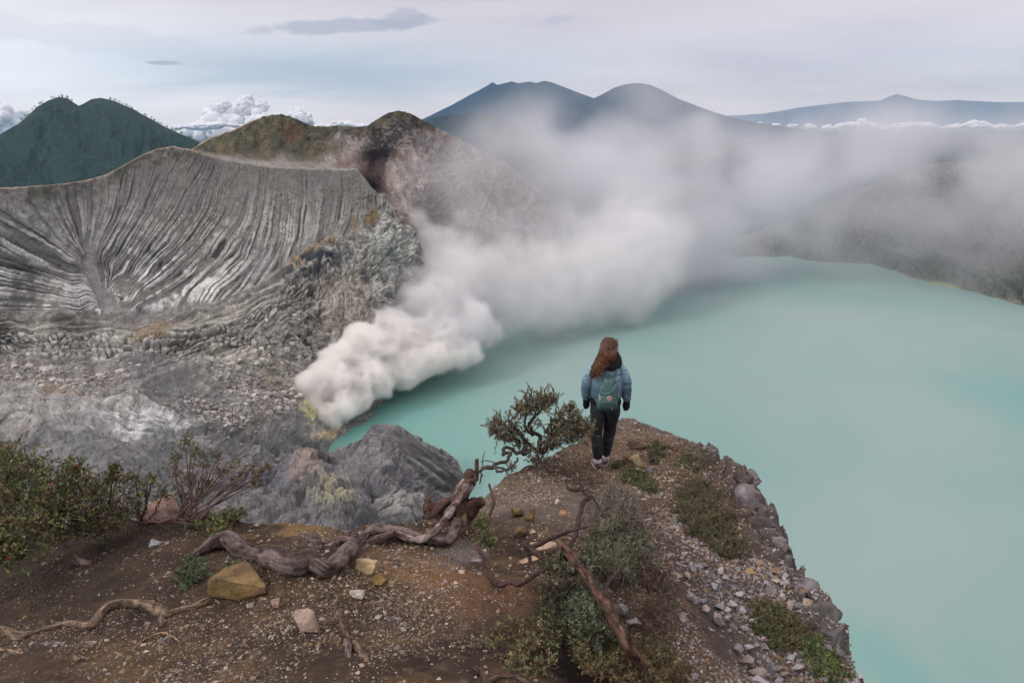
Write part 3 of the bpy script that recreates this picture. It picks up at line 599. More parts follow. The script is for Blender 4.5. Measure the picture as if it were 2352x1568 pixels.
def hill(name, toppts, d, botv, colr, nz, amp, nu=500, nv=90, matn=None, dspread=.25, u0=None, u1=None, frq=1., seed=0, rib=True, **kw):
    top0 = prof(toppts)
    u0 = toppts[0][0] if u0 is None else u0; u1 = toppts[-1][0] if u1 is None else u1
    u = np.linspace(u0, u1, nu); jag = fbm(np.stack([u/22, u*0+seed], -1), 5, seed+1)*nz
    tv = top0(u)+jag; t = np.linspace(0, 1, nv)[:, None]
    U = np.repeat(u[None], nv, 0); V = tv[None]+(botv-tv[None])*t
    t2 = (V-tv.min())/(botv-tv.min()); D = d*(1-dspread*t2**.8)
    Q = P(U, V, D); N = normals(Q)
    if N[..., 1].mean() > 0: N = -N
    s = d/F; q = np.stack([U/30*frq, V/60*frq, 0*U], -1)
    w = fbm(q*.5, 4, seed+5)
    r = fbm(np.stack([(U/24+w*1.5)*frq, V/38*frq+w, 0*U], -1), 5, seed+3, ridge=True)
    Q = Q+N*(r*amp*.55*s*sstep(0, .12, t))[..., None]
    f = fbm(np.stack([U/7, V/7, 0*U], -1), 4, seed+9)
    C = mix(np.broadcast_to(np.array(colr), Q.shape), np.array(colr)*.45, sstep(-.2, .5, -r*.6+f*.6))
    C = mix(C, np.array(colr)*1.5+.01, sstep(.1, .6, f+w*.5)*.5)
    return finish(name, Q, C, matn, (.03, -.02), 10, **kw)

far = {}
def distant():
    mv = mat_tone('forest_slopes', .02, .3, 0, 6., fine=4.)
    mm = mat_tone('mountain_slopes', .002, .2, 0, 20.)
    hill('mountain', [(-800, 470), (-260, 420), (-150, 380), (-60, 340), (0, 309), (40, 286), (62, 268), (85, 246), (110, 231), (135, 222), (155, 226), (170, 236), (181, 243), (192, 238), (210, 228), (232, 225), (260, 231), (300, 248), (340, 270), (380, 292), (420, 310), (450, 322), (520, 360), (600, 390)],
         2600, 520, (.010, .027, .019), .9, 15, 900, 300, mv, .3, seed=500)
    hill('mountain', [(900, 300), (975, 272), (1010, 255), (1040, 240), (1080, 218), (1105, 205), (1120, 197), (1131, 189), (1142, 195), (1165, 190), (1175, 187), (1190, 192), (1215, 188), (1232, 191), (1250, 186), (1270, 190), (1290, 198), (1320, 210), (1345, 219), (1365, 226), (1400, 240), (1470, 270), (1560, 300)],
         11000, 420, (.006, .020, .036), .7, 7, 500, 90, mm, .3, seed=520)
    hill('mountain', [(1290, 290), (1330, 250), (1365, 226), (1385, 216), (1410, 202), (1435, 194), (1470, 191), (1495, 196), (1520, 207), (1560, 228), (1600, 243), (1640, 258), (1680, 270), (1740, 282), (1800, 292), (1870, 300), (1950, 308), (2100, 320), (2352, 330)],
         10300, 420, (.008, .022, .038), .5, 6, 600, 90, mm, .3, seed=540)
    hill('mountain', [(940, 300), (985, 272), (1020, 266), (1060, 262), (1090, 260), (1120, 265), (1150, 270), (1200, 300), (1260, 330), (1330, 380), (1500, 420)], 5600, 470, (.012, .026, .028), .8, 6, 400, 60, mv, .3, seed=560)
    hill('mountain_ridge', [(1200, 420), (1450, 360), (1700, 328), (1800, 316), (1900, 306), (1960, 308), (2010, 309), (2060, 311), (2100, 309), (2140, 306), (2170, 307), (2200, 303), (2225, 308), (2250, 309), (2290, 304), (2320, 302), (2400, 300), (2600, 290)],
         3600, 480, (.020, .036, .042), 1.4, 8, 600, 110, mv, .3, seed=580)
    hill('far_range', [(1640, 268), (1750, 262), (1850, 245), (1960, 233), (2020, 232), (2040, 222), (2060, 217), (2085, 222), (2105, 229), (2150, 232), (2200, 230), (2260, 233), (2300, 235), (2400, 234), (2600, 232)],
         22000, 300, (.11, .15, .20), .5, 4, 400, 30, mm, .03, seed=600)  # pale blue slope colour stands in for distance haze
    # lowland plain out to the horizon
    m, nt, out = newmat('lowland_forest'); tc = node(nt, 'ShaderNodeTexCoord')
    n = node(nt, 'ShaderNodeTexNoise', Vector=tc.outputs['Object'], Scale=.0012, Detail=8.)
    b = node(nt, 'ShaderNodeBsdfPrincipled', Roughness=1.); nt.links.new(ramp(nt, n.outputs[0], [(.35, (.018, .03, .018)), (.65, (.045, .055, .03))]), b.inputs['Base Color']); nt.links.new(b.outputs[0], out.inputs[0])
    S = 60000; x = np.linspace(-S, S, 41); X, Y = np.meshgrid(x, x)
    obj('terrain', raw_mesh('terrain', np.stack([X, Y, 0*X-900], -1), grid_faces(41, 41), m), kind='structure')

def crest_trees():
    """lone trees standing on the skyline of the green mountain"""
    rs = np.random.RandomState(61); pr = prof([(40, 286), (62, 268), (85, 246), (110, 231), (135, 222), (155, 226), (170, 236), (181, 243), (192, 238), (210, 228), (232, 225), (260, 231), (300, 248), (340, 270), (380, 292), (420, 310), (450, 322)])
    m = mat_tone('distant_tree', .3, .2, 0); us = list(rs.uniform(50, 100, 9))+list(rs.uniform(118, 172, 12))+list(rs.uniform(250, 340, 14))+list(rs.uniform(335, 445, 16))
    for i, u in enumerate(us):
        v = float(pr(u))+1; d = 2620.; b = P(u, v, d); s = float(px(d, v)); hgt = rs.uniform(3, 8)*s; mb = MB()
        V, F_ = tube([(0, 0, -3), (0, 0, hgt*.5), (s*.3, 0, hgt*.9)], [.35*s, .25*s, .12*s], 5); mb.add(V, F_, (.02, .022, .02))
        for k in range(9):
            V0, F0 = ico(1); c = np.array([rs.normal()*s*.9, rs.normal()*s, hgt*rs.uniform(.5, 1.05)]); mb.add(c+V0*(1+.4*rs.uniform(-1, 1, (len(V0), 1)))*s*rs.uniform(.35, .9), F0, (.012, .028, .018))
        o = mb.build('tree', m, label='tiny lone tree on the skyline of the green twin peaked mountain', cat='tree', group='lone trees along the green mountain crest'); o.location = b

def lake():
    x = np.linspace(-620, 1100, 420); y = np.linspace(40, 1085, 300); X, Y = np.meshgrid(x, y)
    def spot(u, v, r, k=1.):
        q = P(u, v, 200/-float(P(0, v, 1.)[2])); n = fbm(np.stack([X, Y], -1)/28, 5, 651); return 1-sstep(.2, 1.6, np.hypot(X-q[0], (Y-q[1])/k)/r+n*.6)
    dk = np.clip(spot(2010, 1500, 16, 1.3)+spot(2090, 1560, 10)+spot(2345, 925, 42, 1.6)+.6*spot(2240, 1540, 12, 1.6)+.35*spot(1500, 1000, 60, 1.5)+.4*spot(950, 1010, 60, 1.4), 0, 1)
    pl = np.clip(.7*spot(2120, 960, 60, .8)+.6*spot(1900, 760, 110, .8)+.5*spot(2150, 1200, 34, 1.4)+.5*spot(1720, 900, 50, 1.4), 0, 1)
    m, nt, out = newmat('lake_water'); tc = node(nt, 'ShaderNodeTexCoord')
    mp = node(nt, 'ShaderNodeMapping', Vector=tc.outputs['Object']); mp.inputs['Scale'].default_value = (1, .8, 1)
    n1 = node(nt, 'ShaderNodeTexNoise', Vector=mp.outputs[0], Scale=.005, Detail=3., Distortion=.7)
    c = ramp(nt, n1.outputs[0], [(.30, (.168, .282, .260)), (.42, (.190, .295, .276)), (.6, (.212, .304, .289)), (.8, (.240, .312, .302))])
    # thin rusty scum lines drifting on the surface
    n2 = node(nt, 'ShaderNodeTexNoise', Vector=mp.outputs[0], Scale=.02, Detail=6., Distortion=2.5)
    n3 = node(nt, 'ShaderNodeTexNoise', Vector=mp.outputs[0], Scale=.0055, Detail=2.)
    q = node(nt, 'ShaderNodeMath', operation='COMPARE'); nt.links.new(n2.outputs[0], q.inputs[0]); q.inputs[1].default_value = .5; q.inputs[2].default_value = .004
    q2 = node(nt, 'ShaderNodeMath', operation='GREATER_THAN'); nt.links.new(n3.outputs[0], q2.inputs[0]); q2.inputs[1].default_value = .62
    q3 = node(nt, 'ShaderNodeMath', operation='MULTIPLY'); nt.links.new(q.outputs[0], q3.inputs[0]); nt.links.new(q2.outputs[0], q3.inputs[1])
    q4 = node(nt, 'ShaderNodeMath', operation='MULTIPLY'); nt.links.new(q3.outputs[0], q4.inputs[0]); q4.inputs[1].default_value = .25
    c = mixc(nt, q4.outputs[0], c, (.36, .36, .24))
    sx = node(nt, 'ShaderNodeSeparateXYZ', Vector=tc.outputs['Object'])
    sh_ = node(nt, 'ShaderNodeMapRange', interpolation_type='SMOOTHSTEP'); nt.links.new(sx.outputs[0], sh_.inputs[0]); sh_.inputs[1].default_value = -150; sh_.inputs[2].default_value = 60; sh_.inputs[3].default_value = .85; sh_.inputs[4].default_value = 0
    c = mixc(nt, sh_.outputs[0], c, (.105, .305, .258))                # greener where the gas feeds in along the west shore
    at1 = node(nt, 'ShaderNodeAttribute', attribute_name='deep'); at2 = node(nt, 'ShaderNodeAttribute', attribute_name='pale')
    def sc(x, k):
        q_ = node(nt, 'ShaderNodeMath', operation='MULTIPLY'); nt.links.new(x, q_.inputs[0]); q_.inputs[1].default_value = k; return q_.outputs[0]
    c = mixc(nt, sc(at2.outputs['Fac'], .32), c, (.255, .315, .31)); c = mixc(nt, sc(at1.outputs['Fac'], .55), c, (.12, .285, .255))
    b = node(nt, 'ShaderNodeBsdfPrincipled', Roughness=.5, IOR=1.33); nt.links.new(c, b.inputs['Base Color'])
    n4 = node(nt, 'ShaderNodeTexNoise', Vector=mp.outputs[0], Scale=.5, Detail=4.)
    bp = node(nt, 'ShaderNodeBump', Strength=.12, Distance=.3); nt.links.new(n4.outputs[0], bp.inputs['Height']); nt.links.new(bp.outputs[0], b.inputs['Normal'])
    nt.links.new(b.outputs[0], out.inputs[0])
    obj('lake_water', raw_mesh('lake_water', np.stack([X, Y, 0*X-200], -1), grid_faces(300, 420), m, attrs={'deep': dk, 'pale': pl}), kind='structure')

def haze():
    m, nt, out = newmat('haze_air')
    pv = node(nt, 'ShaderNodeVolumePrincipled', Density=HAZE, Anisotropy=.2); pv.inputs['Color'].default_value = (.42, .70, 1., 1)
    nt.links.new(pv.outputs[0], out.inputs['Volume'])
    lo = np.array([-17000, -3000, -901.]); hi = np.array([17000, 15900, 1300.])
    V = np.array([[(lo, hi)[i][0], (lo, hi)[j][1], (lo, hi)[k][2]] for i in (0, 1) for j in (0, 1) for k in (0, 1)])
    Fc = [[0, 1, 3, 2], [4, 6, 7, 5], [0, 4, 5, 1], [2, 3, 7, 6], [0, 2, 6, 4], [1, 5, 7, 3]]
    obj('haze', raw_mesh('haze', V, Fc, m, smooth=False), kind='stuff')
HAZE = 2.9e-5
if 'far' not in SKIP: crater(); distant(); crest_trees()
lake()
if 'haze' not in SKIP: haze()
# ================================================================== SMOKE AND CLOUDS
def puff_field(X, Y, Z, puffs):
    """soft union of puffs: (u, v, distance, radius on the picture grid, strength[, depth radius factor])"""
    E = np.zeros(X.shape, np.float32)
    for p in puffs:
        u, v, d, r, s = p[:5]; k = p[5] if len(p) > 5 else 1.
        c = P(u, v, d); rm = r*float(px(d, v))
        q = np.sqrt((X-c[0])**2+((Y-c[1])/k)**2+(Z-c[2])**2)/rm
        E = np.maximum(E, s*np.clip(1.25-q, 0, 1)) if 0 else E+(np.clip(1-q*q/2.2, 0, 1)**2*s).astype(np.float32)
    return E
def vgrid(lo, hi, h):
    n = [int(round((b-a)/h))+1 for a, b in zip(lo, hi)]
    ax = [np.linspace(a, b, k, dtype=np.float32) for a, b, k in zip(lo, hi, n)]
    return np.meshgrid(*ax, indexing='ij')
def billow(p, s):                                    # rounded cauliflower noise
    return fbm(p, 5, s, g=.52, billow=True)

def steam():
    # dense white steam from the vents on the shore, climbing along the cliff and out over the lake
    lo, hi = (-190, 380, -206), (250, 800, -40)
    X, Y, Z = vgrid(lo, hi, 2.3)
    puffs = [(672, 912, 408, 18, 1.1), (690, 890, 414, 24, 1.2), (705, 935, 408, 26, 1.2), (722, 905, 420, 32, 1.2), (742, 955, 410, 30, 1.3), (765, 968, 410, 20, 1.2), (730, 865, 432, 34, 1.2), (770, 880, 432, 42, 1.3), (790, 930, 420, 34, 1.2), (820, 915, 430, 30, 1.1),
             (760, 838, 445, 36, 1.2), (800, 820, 455, 44, 1.3), (845, 870, 445, 42, 1.2), (880, 880, 450, 32, 1.), (860, 810, 470, 52, 1.3), (920, 850, 470, 44, 1.2), (960, 830, 480, 40, 1.1), (1000, 820, 490, 38, 1.1), (1050, 815, 500, 36, 1.05), (1090, 810, 505, 26, .9),
             (880, 745, 500, 46, 1.15), (930, 780, 500, 56, 1.25), (1000, 770, 510, 54, 1.2), (1060, 770, 520, 44, 1.1), (1090, 735, 530, 44, 1.), (900, 700, 530, 42, 1.05), (950, 710, 530, 56, 1.2), (1020, 700, 540, 60, 1.2),
             (985, 640, 560, 54, 1.15), (1050, 630, 565, 58, 1.15), (1000, 580, 575, 40, 1.1), (985, 535, 580, 30, 1.05), (962, 500, 585, 24, 1.), (940, 478, 590, 18, .95), (928, 462, 592, 12, .9), (1020, 545, 585, 32, 1.0), (1060, 560, 590, 40, 1.), (1110, 585, 590, 46, 1.),
             (1110, 650, 580, 66, 1.1), (1170, 620, 600, 62, 1.), (1180, 690, 590, 66, 1.), (1240, 620, 620, 66, 1.), (1250, 690, 610, 66, 1.), (1310, 620, 640, 70, 1.), (1320, 690, 630, 64, .95), (1380, 620, 660, 74, 1.), (1390, 695, 650, 60, .9), (1440, 640, 670, 78, 1.), (1460, 710, 665, 52, .85), (1500, 640, 690, 66, .8), (1540, 610, 700, 50, .6),
             (1150, 740, 590, 46, .75), (1250, 745, 620, 40, .6), (1370, 740, 640, 36, .5), (1450, 740, 655, 32, .6), (1480, 580, 700, 72, .8), (1430, 540, 700, 74, .8), (1500, 530, 710, 70, .6), (1340, 560, 680, 66, .8), (1240, 560, 650, 56, .75), (1170, 560, 620, 46, .8), (1030, 600, 575, 46, 1.), (960, 570, 575, 26, .9), (940, 640, 545, 36, .9), (890, 780, 490, 52, 1.2), (1050, 690, 555, 60, 1.1), (990, 700, 535, 60, 1.1), (1110, 760, 545, 44, .9), (1060, 500, 610, 26, .6), (1300, 500, 700, 50, .5), (1560, 540, 720, 60, .6), (1480, 460, 730, 60, .5), (1420, 430, 740, 50, .42), (1530, 440, 740, 46, .42), (1400, 500, 720, 60, .6), (660, 900, 408, 20, .9), (652, 915, 405, 10, .8), (700, 875, 420, 26, 1.), (830, 790, 465, 46, 1.1), (870, 750, 490, 40, 1.)]
    def dens(X, Y, Z):
        E = puff_field(X, Y, Z, puffs); k = E > .09
        p = np.stack([X[k], Y[k], Z[k]], -1); e = np.clip(E[k], 0, 1.6)
        wx = vnoise(p/24, 5); wz = vnoise(p/24+9, 6); q = p+np.stack([wx, wz, wx], -1)*7
        b1 = fbm(q/15+np.float32(3.), 6, 701, g=.60, billow=True); b2 = fbm(q/55, 3, 731)
        fr = np.clip((p[:, 1]-430)/170, 0, 1)             # crisp near the vents, looser downwind
        d = e*1.25-.38-(b1+.22)*(.92-.30*fr)-b2*(.28+.30*fr)
        v = np.clip(d*(4.2-3.3*fr), 0, 1)**(1+.4*fr)*np.clip(e*4-.25, 0, 1)*(.42*(1-fr)**1.8+.026*fr+.016)
        v = v+np.clip((d+.34)/.34, 0, 1)**2*np.clip(e*3-.3, 0, 1)*(.012*(1-fr)+.004)*(1+b2)
        D = np.zeros(X.shape, np.float32); D[k] = v
        return D
    m = vol_mat('steam_white', 1., (.998, .992, .975), .25); m2 = vol_mat('steam_grey', 1., (.93, .93, .935), .2)
    ycut = 506.
    lo, hi = (-170, 384, -204), (30, ycut, -82)
    X, Y, Z = vgrid(lo, hi, 1.15); D = dens(X, Y, Z)*np.clip((ycut-Y)/14, 0, 1); print('steam near', D.shape)
    bake_volume('smoke', D, lo, hi, m, kind='stuff')
    lo, hi = (-190, ycut-14, -204), (250, 810, -40)
    X, Y, Z = vgrid(lo, hi, 2.6); D = dens(X, Y, Z)*np.clip((Y-lo[1])/14, 0, 1); print('steam far', D.shape)
    bake_volume('smoke', D, lo, hi, m2, kind='stuff')
    # a thin veil drifting off across the crater and up over the mountains
    lo, hi = (-170, 560, -202), (860, 1120, 190)
    X, Y, Z = vgrid(lo, hi, 6.5)
    puffs = [(980, 400, 700, 70, .22), (1060, 440, 690, 90, .34), (1110, 540, 690, 100, .45), (1100, 340, 820, 80, .3), (1200, 560, 720, 110, .5), (1300, 560, 760, 120, .8), (1420, 560, 780, 130, 1.), (1540, 540, 820, 130, 1.), (1650, 500, 860, 140, 1.), (1500, 440, 820, 130, .9), (1380, 430, 800, 130, .8), (1250, 430, 790, 120, .5),
             (1130, 420, 760, 100, .25), (1060, 370, 760, 80, .2), (1200, 340, 800, 100, .45), (1320, 330, 820, 110, .6), (1450, 320, 850, 120, .65), (1590, 350, 880, 130, .75), (1720, 400, 900, 140, .8), (1780, 500, 900, 120, .8), (1680, 570, 880, 90, .7), (1850, 420, 930, 130, .55), (1900, 500, 930, 110, .45),
             (2000, 400, 930, 130, .35), (2080, 480, 900, 120, .30), (2200, 420, 880, 130, .48), (2320, 400, 860, 140, .5), (2050, 370, 930, 120, .38), (2420, 350, 860, 120, .4), (2300, 540, 820, 120, .36), (2180, 570, 860, 100, .22), (2420, 500, 800, 140, .35), (2330, 330, 880, 110, .35), (2100, 330, 900, 120, .3), (1930, 350, 930, 120, .4), (2060, 560, 860, 100, .30), (1930, 570, 880, 80, .35), (2250, 640, 800, 90, .25), (1760, 310, 930, 100, .30), (1250, 270, 860, 90, .34), (1400, 260, 880, 90, .32), (1530, 290, 900, 90, .34), (1650, 300, 920, 100, .4), (1150, 300, 840, 70, .25),
             (1600, 620, 860, 60, .15), (1700, 640, 860, 60, .16), (1850, 640, 860, 80, .10), (1500, 590, 760, 100, .6), (1350, 620, 720, 90, .5), (1620, 560, 820, 90, .6), (1480, 760, 640, 60, .10), (1700, 720, 760, 120, .08), (2000, 680, 820, 120, .06), (1300, 770, 600, 60, .25)]
    E = puff_field(X, Y, Z, puffs); k = E > .01; p = np.stack([X[k], Y[k], Z[k]], -1)
    w = np.stack([vnoise(p/90, 11), vnoise(p/90+5, 12), vnoise(p/90+8, 13)], -1)*28
    n = fbm((p+w)/np.array([85, 85, 60], np.float32), 5, 741, g=.5); n2 = fbm((p+w)/220, 3, 751)
    D = np.zeros(X.shape, np.float32); D[k] = np.clip(E[k], 0, 2.2)*np.clip(.66+n*1.35+n2*.75, .05, 2.2)
    ed = np.minimum.reduce([X-lo[0], hi[0]-X, Y-lo[1], hi[1]-Y, hi[2]-Z]); D = D*np.clip(ed/60, 0, 1)
    D = D*THIN
    print('veil', D.shape, float(D.mean()))
    bake_volume('smoke', D.astype(np.float32), lo, hi, vol_mat('smoke_grey', 1., (.86, .87, .89), .2), kind='stuff')
THIN = .020

def clouds():
    # towering white cumulus and the sea of cloud, far beyond the rim and outside the haze
    m, nt, out = newmat('cloud_white'); tc = node(nt, 'ShaderNodeTexCoord')
    b = node(nt, 'ShaderNodeBsdfDiffuse', Color=(.99, .98, .97, 1)); tr = node(nt, 'ShaderNodeBsdfTranslucent', Color=(.99, .98, .97, 1))
    mx = node(nt, 'ShaderNodeMixShader'); mx.inputs[0].default_value = .25; nt.links.new(b.outputs[0], mx.inputs[1]); nt.links.new(tr.outputs[0], mx.inputs[2]); nt.links.new(mx.outputs[0], out.inputs[0])
    V0, F0 = ico(4); V1, F1 = ico(3)
    def cum(puffs, d, seed, sub=26, ky=.7, flat=1.):
        rs = np.random.RandomState(seed); mb = MB(); s = float(px(d, 280))
        for p in puffs:
            c = P(p[0], p[1], d)+np.array([0, rs.uniform(-1, 1)*p[2]*s*.5, 0]); r = p[2]*s
            balls = [(c, r)]
            for k in range(sub//2):
                n = rs.normal(size=3); n[2] = abs(n[2])*.9-.25; n[1] = -abs(n[1])*.8; n /= np.linalg.norm(n)
                balls.append((c+n*r*np.array([1, 1, flat])*.93, r*rs.uniform(.25, .55)))
            for i, (q, rr) in enumerate(balls):
                U0, Fx = (V0, F0) if i == 0 else (V1, F1)
                k = 1+.22*fbm(U0*2.2+rs.uniform(0, 90), 4, 5, billow=True)[:, None]
                mb.add(q+U0*k*rr*np.array([1, 1, flat]), Fx, (1, 1, 1))
        mb.build('clouds', m, kind='stuff')
    cum([(508, 258, 20), (515, 244, 14), (492, 280, 26), (478, 296, 22), (560, 256, 20), (573, 240, 14), (574, 226, 9), (566, 238, 15), (602, 246, 14), (503, 240, 12), (594, 253, 15), (548, 284, 30), (462, 312, 30), (602, 282, 26), (440, 330, 34), (520, 310, 42), (688, 265, 13), (684, 282, 22), (640, 290, 24), (705, 278, 14), (425, 318, 18)], 19000., 1)
    cum([(-60, 270, 50), (-20, 275, 40), (24, 276, 30), (52, 270, 16), (66, 262, 8), (-40, 310, 60), (20, 300, 34)], 19500., 2)
    cum([(u, 292+4*math.sin(u*.021)+2*math.sin(u*.07), 12+4*math.sin(u*.043)+3*math.sin(u*.13)) for u in range(330, 1010, 11)], 17600., 5, 14, flat=.5)
    cum([(u, 291+3*math.sin(u*.05), 11+4*math.sin(u*.11)+3*math.sin(u*.037)) for u in range(2030, 2600, 11)]+[(1975, 283, 12), (1955, 288, 16), (2000, 289, 13), (1930, 292, 13), (1900, 294, 13), (1860, 292, 11), (1820, 290, 10), (1780, 288, 9), (1740, 286, 8), (1980, 276, 8)], 17200., 3, 16, flat=.55)
if 'smoke' not in SKIP: steam()
if 'clouds' not in SKIP: clouds()
# ================================================================== FOREGROUND SPUR
# surveyed ground points (u, v, distance)
GK = [(0, 1190, 4.9), (-200, 1150, 5.2), (150, 1192, 4.75), (300, 1192, 4.6), (450, 1196, 4.5), (600, 1200, 4.4), (700, 1202, 4.35), (800, 1206, 4.35), (850, 1200, 4.4), (950, 1202, 4.5), (1010, 1200, 4.75), (1060, 1180, 5.1), (1105, 1145, 5.6), (1130, 1118, 6.0), (1160, 1096, 6.4), (1200, 1078, 6.8), (1260, 1045, 7.5),
      (1340, 1000, 8.5), (1385, 978, 9.1), (1415, 966, 9.5), (1440, 960, 9.7), (1480, 972, 9.6), (1520, 985, 9.4), (1560, 1002, 9.1), (1600, 1024, 8.7), (1640, 1040, 8.3), (1670, 1066, 7.9), (1705, 1090, 7.5), (1735, 1120, 7.1), (1755, 1165, 6.6), (1770, 1215, 6.1), (1800, 1255, 5.7), (1812, 1300, 5.3), (1850, 1345, 4.95), (1895, 1395, 4.6),
      (1925, 1440, 4.3), (1935, 1490, 4.0), (1960, 1545, 3.7), (1985, 1600, 3.45), (2010, 1700, 3.05),
      (1385, 1072, 7.6), (1390, 1030, 8.3), (1400, 1130, 6.5), (1300, 1130, 6.1), (1200, 1130, 5.95), (1200, 1200, 4.95), (1350, 1200, 5.15), (1500, 1200, 5.35), (1500, 1080, 7.4), (1600, 1150, 6.4), (1700, 1200, 5.8), (1600, 1250, 5.0), (1700, 1300, 4.9), (1750, 1400, 4.3),
      (1100, 1250, 4.5), (1100, 1300, 4.1), (1250, 1300, 4.1), (1400, 1300, 4.15), (1550, 1320, 4.3), (1600, 1400, 3.95), (1500, 1400, 3.6), (1650, 1500, 3.65), (1800, 1500, 3.8), (1500, 1500, 3.1), (1400, 1450, 3.05), (1300, 1400, 3.3), (1700, 1568, 3.35), (1850, 1568, 3.5),
      (0, 1300, 4.1), (0, 1400, 3.4), (0, 1500, 2.85), (0, 1568, 2.5), (200, 1250, 4.25), (200, 1350, 3.55), (200, 1500, 2.75), (400, 1250, 4.0), (400, 1350, 3.4), (500, 1300, 3.6), (500, 1450, 2.9), (600, 1250, 4.0), (600, 1350, 3.3), (650, 1300, 3.45), (700, 1240, 4.05), (700, 1400, 3.0), (900, 1250, 4.1), (900, 1350, 3.4),
      (900, 1450, 2.85), (700, 1568, 2.3), (500, 1568, 2.35), (1000, 1568, 2.35), (1000, 1300, 3.75), (1100, 1400, 3.15), (1200, 1568, 2.45), (1300, 1500, 2.75), (1400, 1568, 2.65), (1100, 1480, 2.8), (-200, 1300, 4.4), (-200, 1568, 2.7)]
_g = P([k[0] for k in GK], [k[1] for k in GK], [k[2] for k in GK])
_ext = [(-4, 1.0, -2.05), (-2, .8, -1.95), (0, .6, -1.8), (2, .8, -2.4), (4, 1.2, -3.4), (-6, 3, -2.6), (3.4, 2.5, -3.6), (0, -2, -1.6), (-4, -2, -1.7), (3, -2, -2.6), (-8, 0, -2.2)]
gz0 = rbf(np.concatenate([_g[:, :2], [e[:2] for e in _ext]]), np.concatenate([_g[:, 2], [e[2] for e in _ext]]), .25, .02)
# plan outline of the spur top, going round
OUT = [(-200, 1150, 5.2)]+[k for k in GK[:1]]+GK[2:40]
OP = [tuple(p[:2]) for p in P([k[0] for k in OUT], [k[1] for k in OUT], [k[2] for k in OUT])]
OP = [(-40, 7.), (-12, 6.)]+OP+[(2.35, 1.6), (3., -1), (5, -6), (20, -25), (-60, -25)]
OP = np.array(OP)
def edge_sd(x, y):                                   # signed distance to the outline, positive outside
    x = np.asarray(x, float); y = np.asarray(y, float); d = np.full(x.shape, 1e9); ins = np.zeros(x.shape, bool)
    n = len(OP)
    for i in range(n):
        x0, y0 = OP[i]; x1, y1 = OP[(i+1) % n]; dx, dy = x1-x0, y1-y0
        t = np.clip(((x-x0)*dx+(y-y0)*dy)/(dx*dx+dy*dy), 0, 1); d = np.minimum(d, np.hypot(x-x0-t*dx, y-y0-t*dy))
        c = ((y0 > y) != (y1 > y)) & (x < (x1-x0)*(y-y0)/(y1-y0+1e-12)+x0); ins ^= c
    q = np.stack([x, y], -1); rt = sstep(.6, 1.6, x)*sstep(9.3, 8, y)
    return np.where(ins, -d, d)+(fbm(q*1.9, 4, 971)*.22+fbm(q*7, 3, 975)*.06)*rt+fbm(q*5, 3, 977)*.03
def gz(x, y, detail=True):
    x = np.asarray(x, float); y = np.asarray(y, float); q = np.stack([x, y], -1)
    sd = edge_sd(x, y); o = np.maximum(sd, 0)
    z = gz0(q)
    if detail:
        z = z+fbm(q*1.7, 4, 900)*.045+fbm(q*8, 4, 905)*.014
        rocky = sstep(.2, 1.6, x-.9-.0*y)*sstep(-1, .6, .7-sd)
        z = z+fbm(q*4.5, 4, 910, ridge=True)*.07*rocky
        er = np.exp(-((sd+.14)/.20)**2)*sstep(.9, 1.7, x)*sstep(8.9, 8.0, y); f1, fe, ci = vor(q*4.2+fbm(q*3, 2, 915)[..., None]*.4, 917)
        z = z+er*(.16*sstep(0, .35, fe)*(.2+ci)-.03)+er*fbm(q*14, 3, 919, ridge=True)*.035
        z = z-.30*np.exp(-(((x-.42)/.30)**2+((y-2.95)/.34)**2))
    return z-o*(2.2+.9*np.clip(o, 0, 3))-sstep(0, .12, o)*.05
def ghit(u, v, d0=1.4, d1=12.):                      # where the line of sight through (u, v) meets the spur
    d = np.linspace(d0, d1, 700); p = P(u, v, d); z = gz(p[:, 0], p[:, 1], False); k = np.nonzero(p[:, 2] < z)[0]
    if not len(k): return None
    i = k[0]; return float(d[i])
def GP(u, v, up=0., near=0.):
    d = ghit(u, v)
    if d is None: d = 5.
    q = P(u, v, d-near); q[2] += up; return q

def soil_tone(x, y, z):
    q = np.stack([x, y], -1); a = fbm(q*.9, 4, 930); b = fbm(q*4, 5, 935); c = fbm(q*22, 3, 940)
    C = np.broadcast_to(np.array([.062, .041, .026]), x.shape+(3,)).copy()
    C = mix(C, (.034, .024, .017), sstep(-.1, .5, a)*.8)
    C = mix(C, (.125, .078, .040), sstep(.05, .5, b)*.6)
    C = mix(C, (.17, .13, .095), sstep(.1, .6, c)*.35)
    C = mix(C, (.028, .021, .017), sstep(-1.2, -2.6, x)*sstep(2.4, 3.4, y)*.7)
    def at(u, v, r):
        p = GP(u, v); return 1-sstep(.6, 1.3, np.hypot(x-p[0], y-p[1])/r+.3*b)
    C = mix(C, (.20, .125, .055), at(640, 1225, .38)*.8*sstep(-.35, .25, b+.6*c))
    C = mix(C, (.21, .125, .05), at(960, 1290, .35)*.6)
    C = mix(C, (.17, .085, .045), at(1095, 1350, .4)*.5)
    C = mix(C, (.16, .145, .13), at(1060, 1265, .2)*.8)
    C = mix(C, (.19, .165, .14), at(1180, 1140, .9)*.5)
    C = mix(C, (.20, .13, .075), at(1420, 1010, 1.1)*.35)
    rk = sstep(.9, 1.5, x+.25*b)*sstep(5.6, 4.4, y+.3*a)
    C = mix(C, (.075, .066, .063), rk*.8); C = mix(C, (.12, .07, .035), rk*sstep(.1, .5, fbm(q*2.3, 3, 943))*.7)
    er = np.exp(-((edge_sd(x, y)+.1)/.24)**2)*sstep(.9, 1.7, x); C = mix(C, (.115, .105, .105), er*.85); C = mix(C, (.055, .05, .048), er*sstep(0, .4, b)*.7)
    C = mix(C, (.022, .016, .013), np.exp(-(((x-.42)/.34)**2+((y-2.95)/.4)**2))*.95)  # hollow under the trunk: its shade is painted into the soil colour
    return C*.85

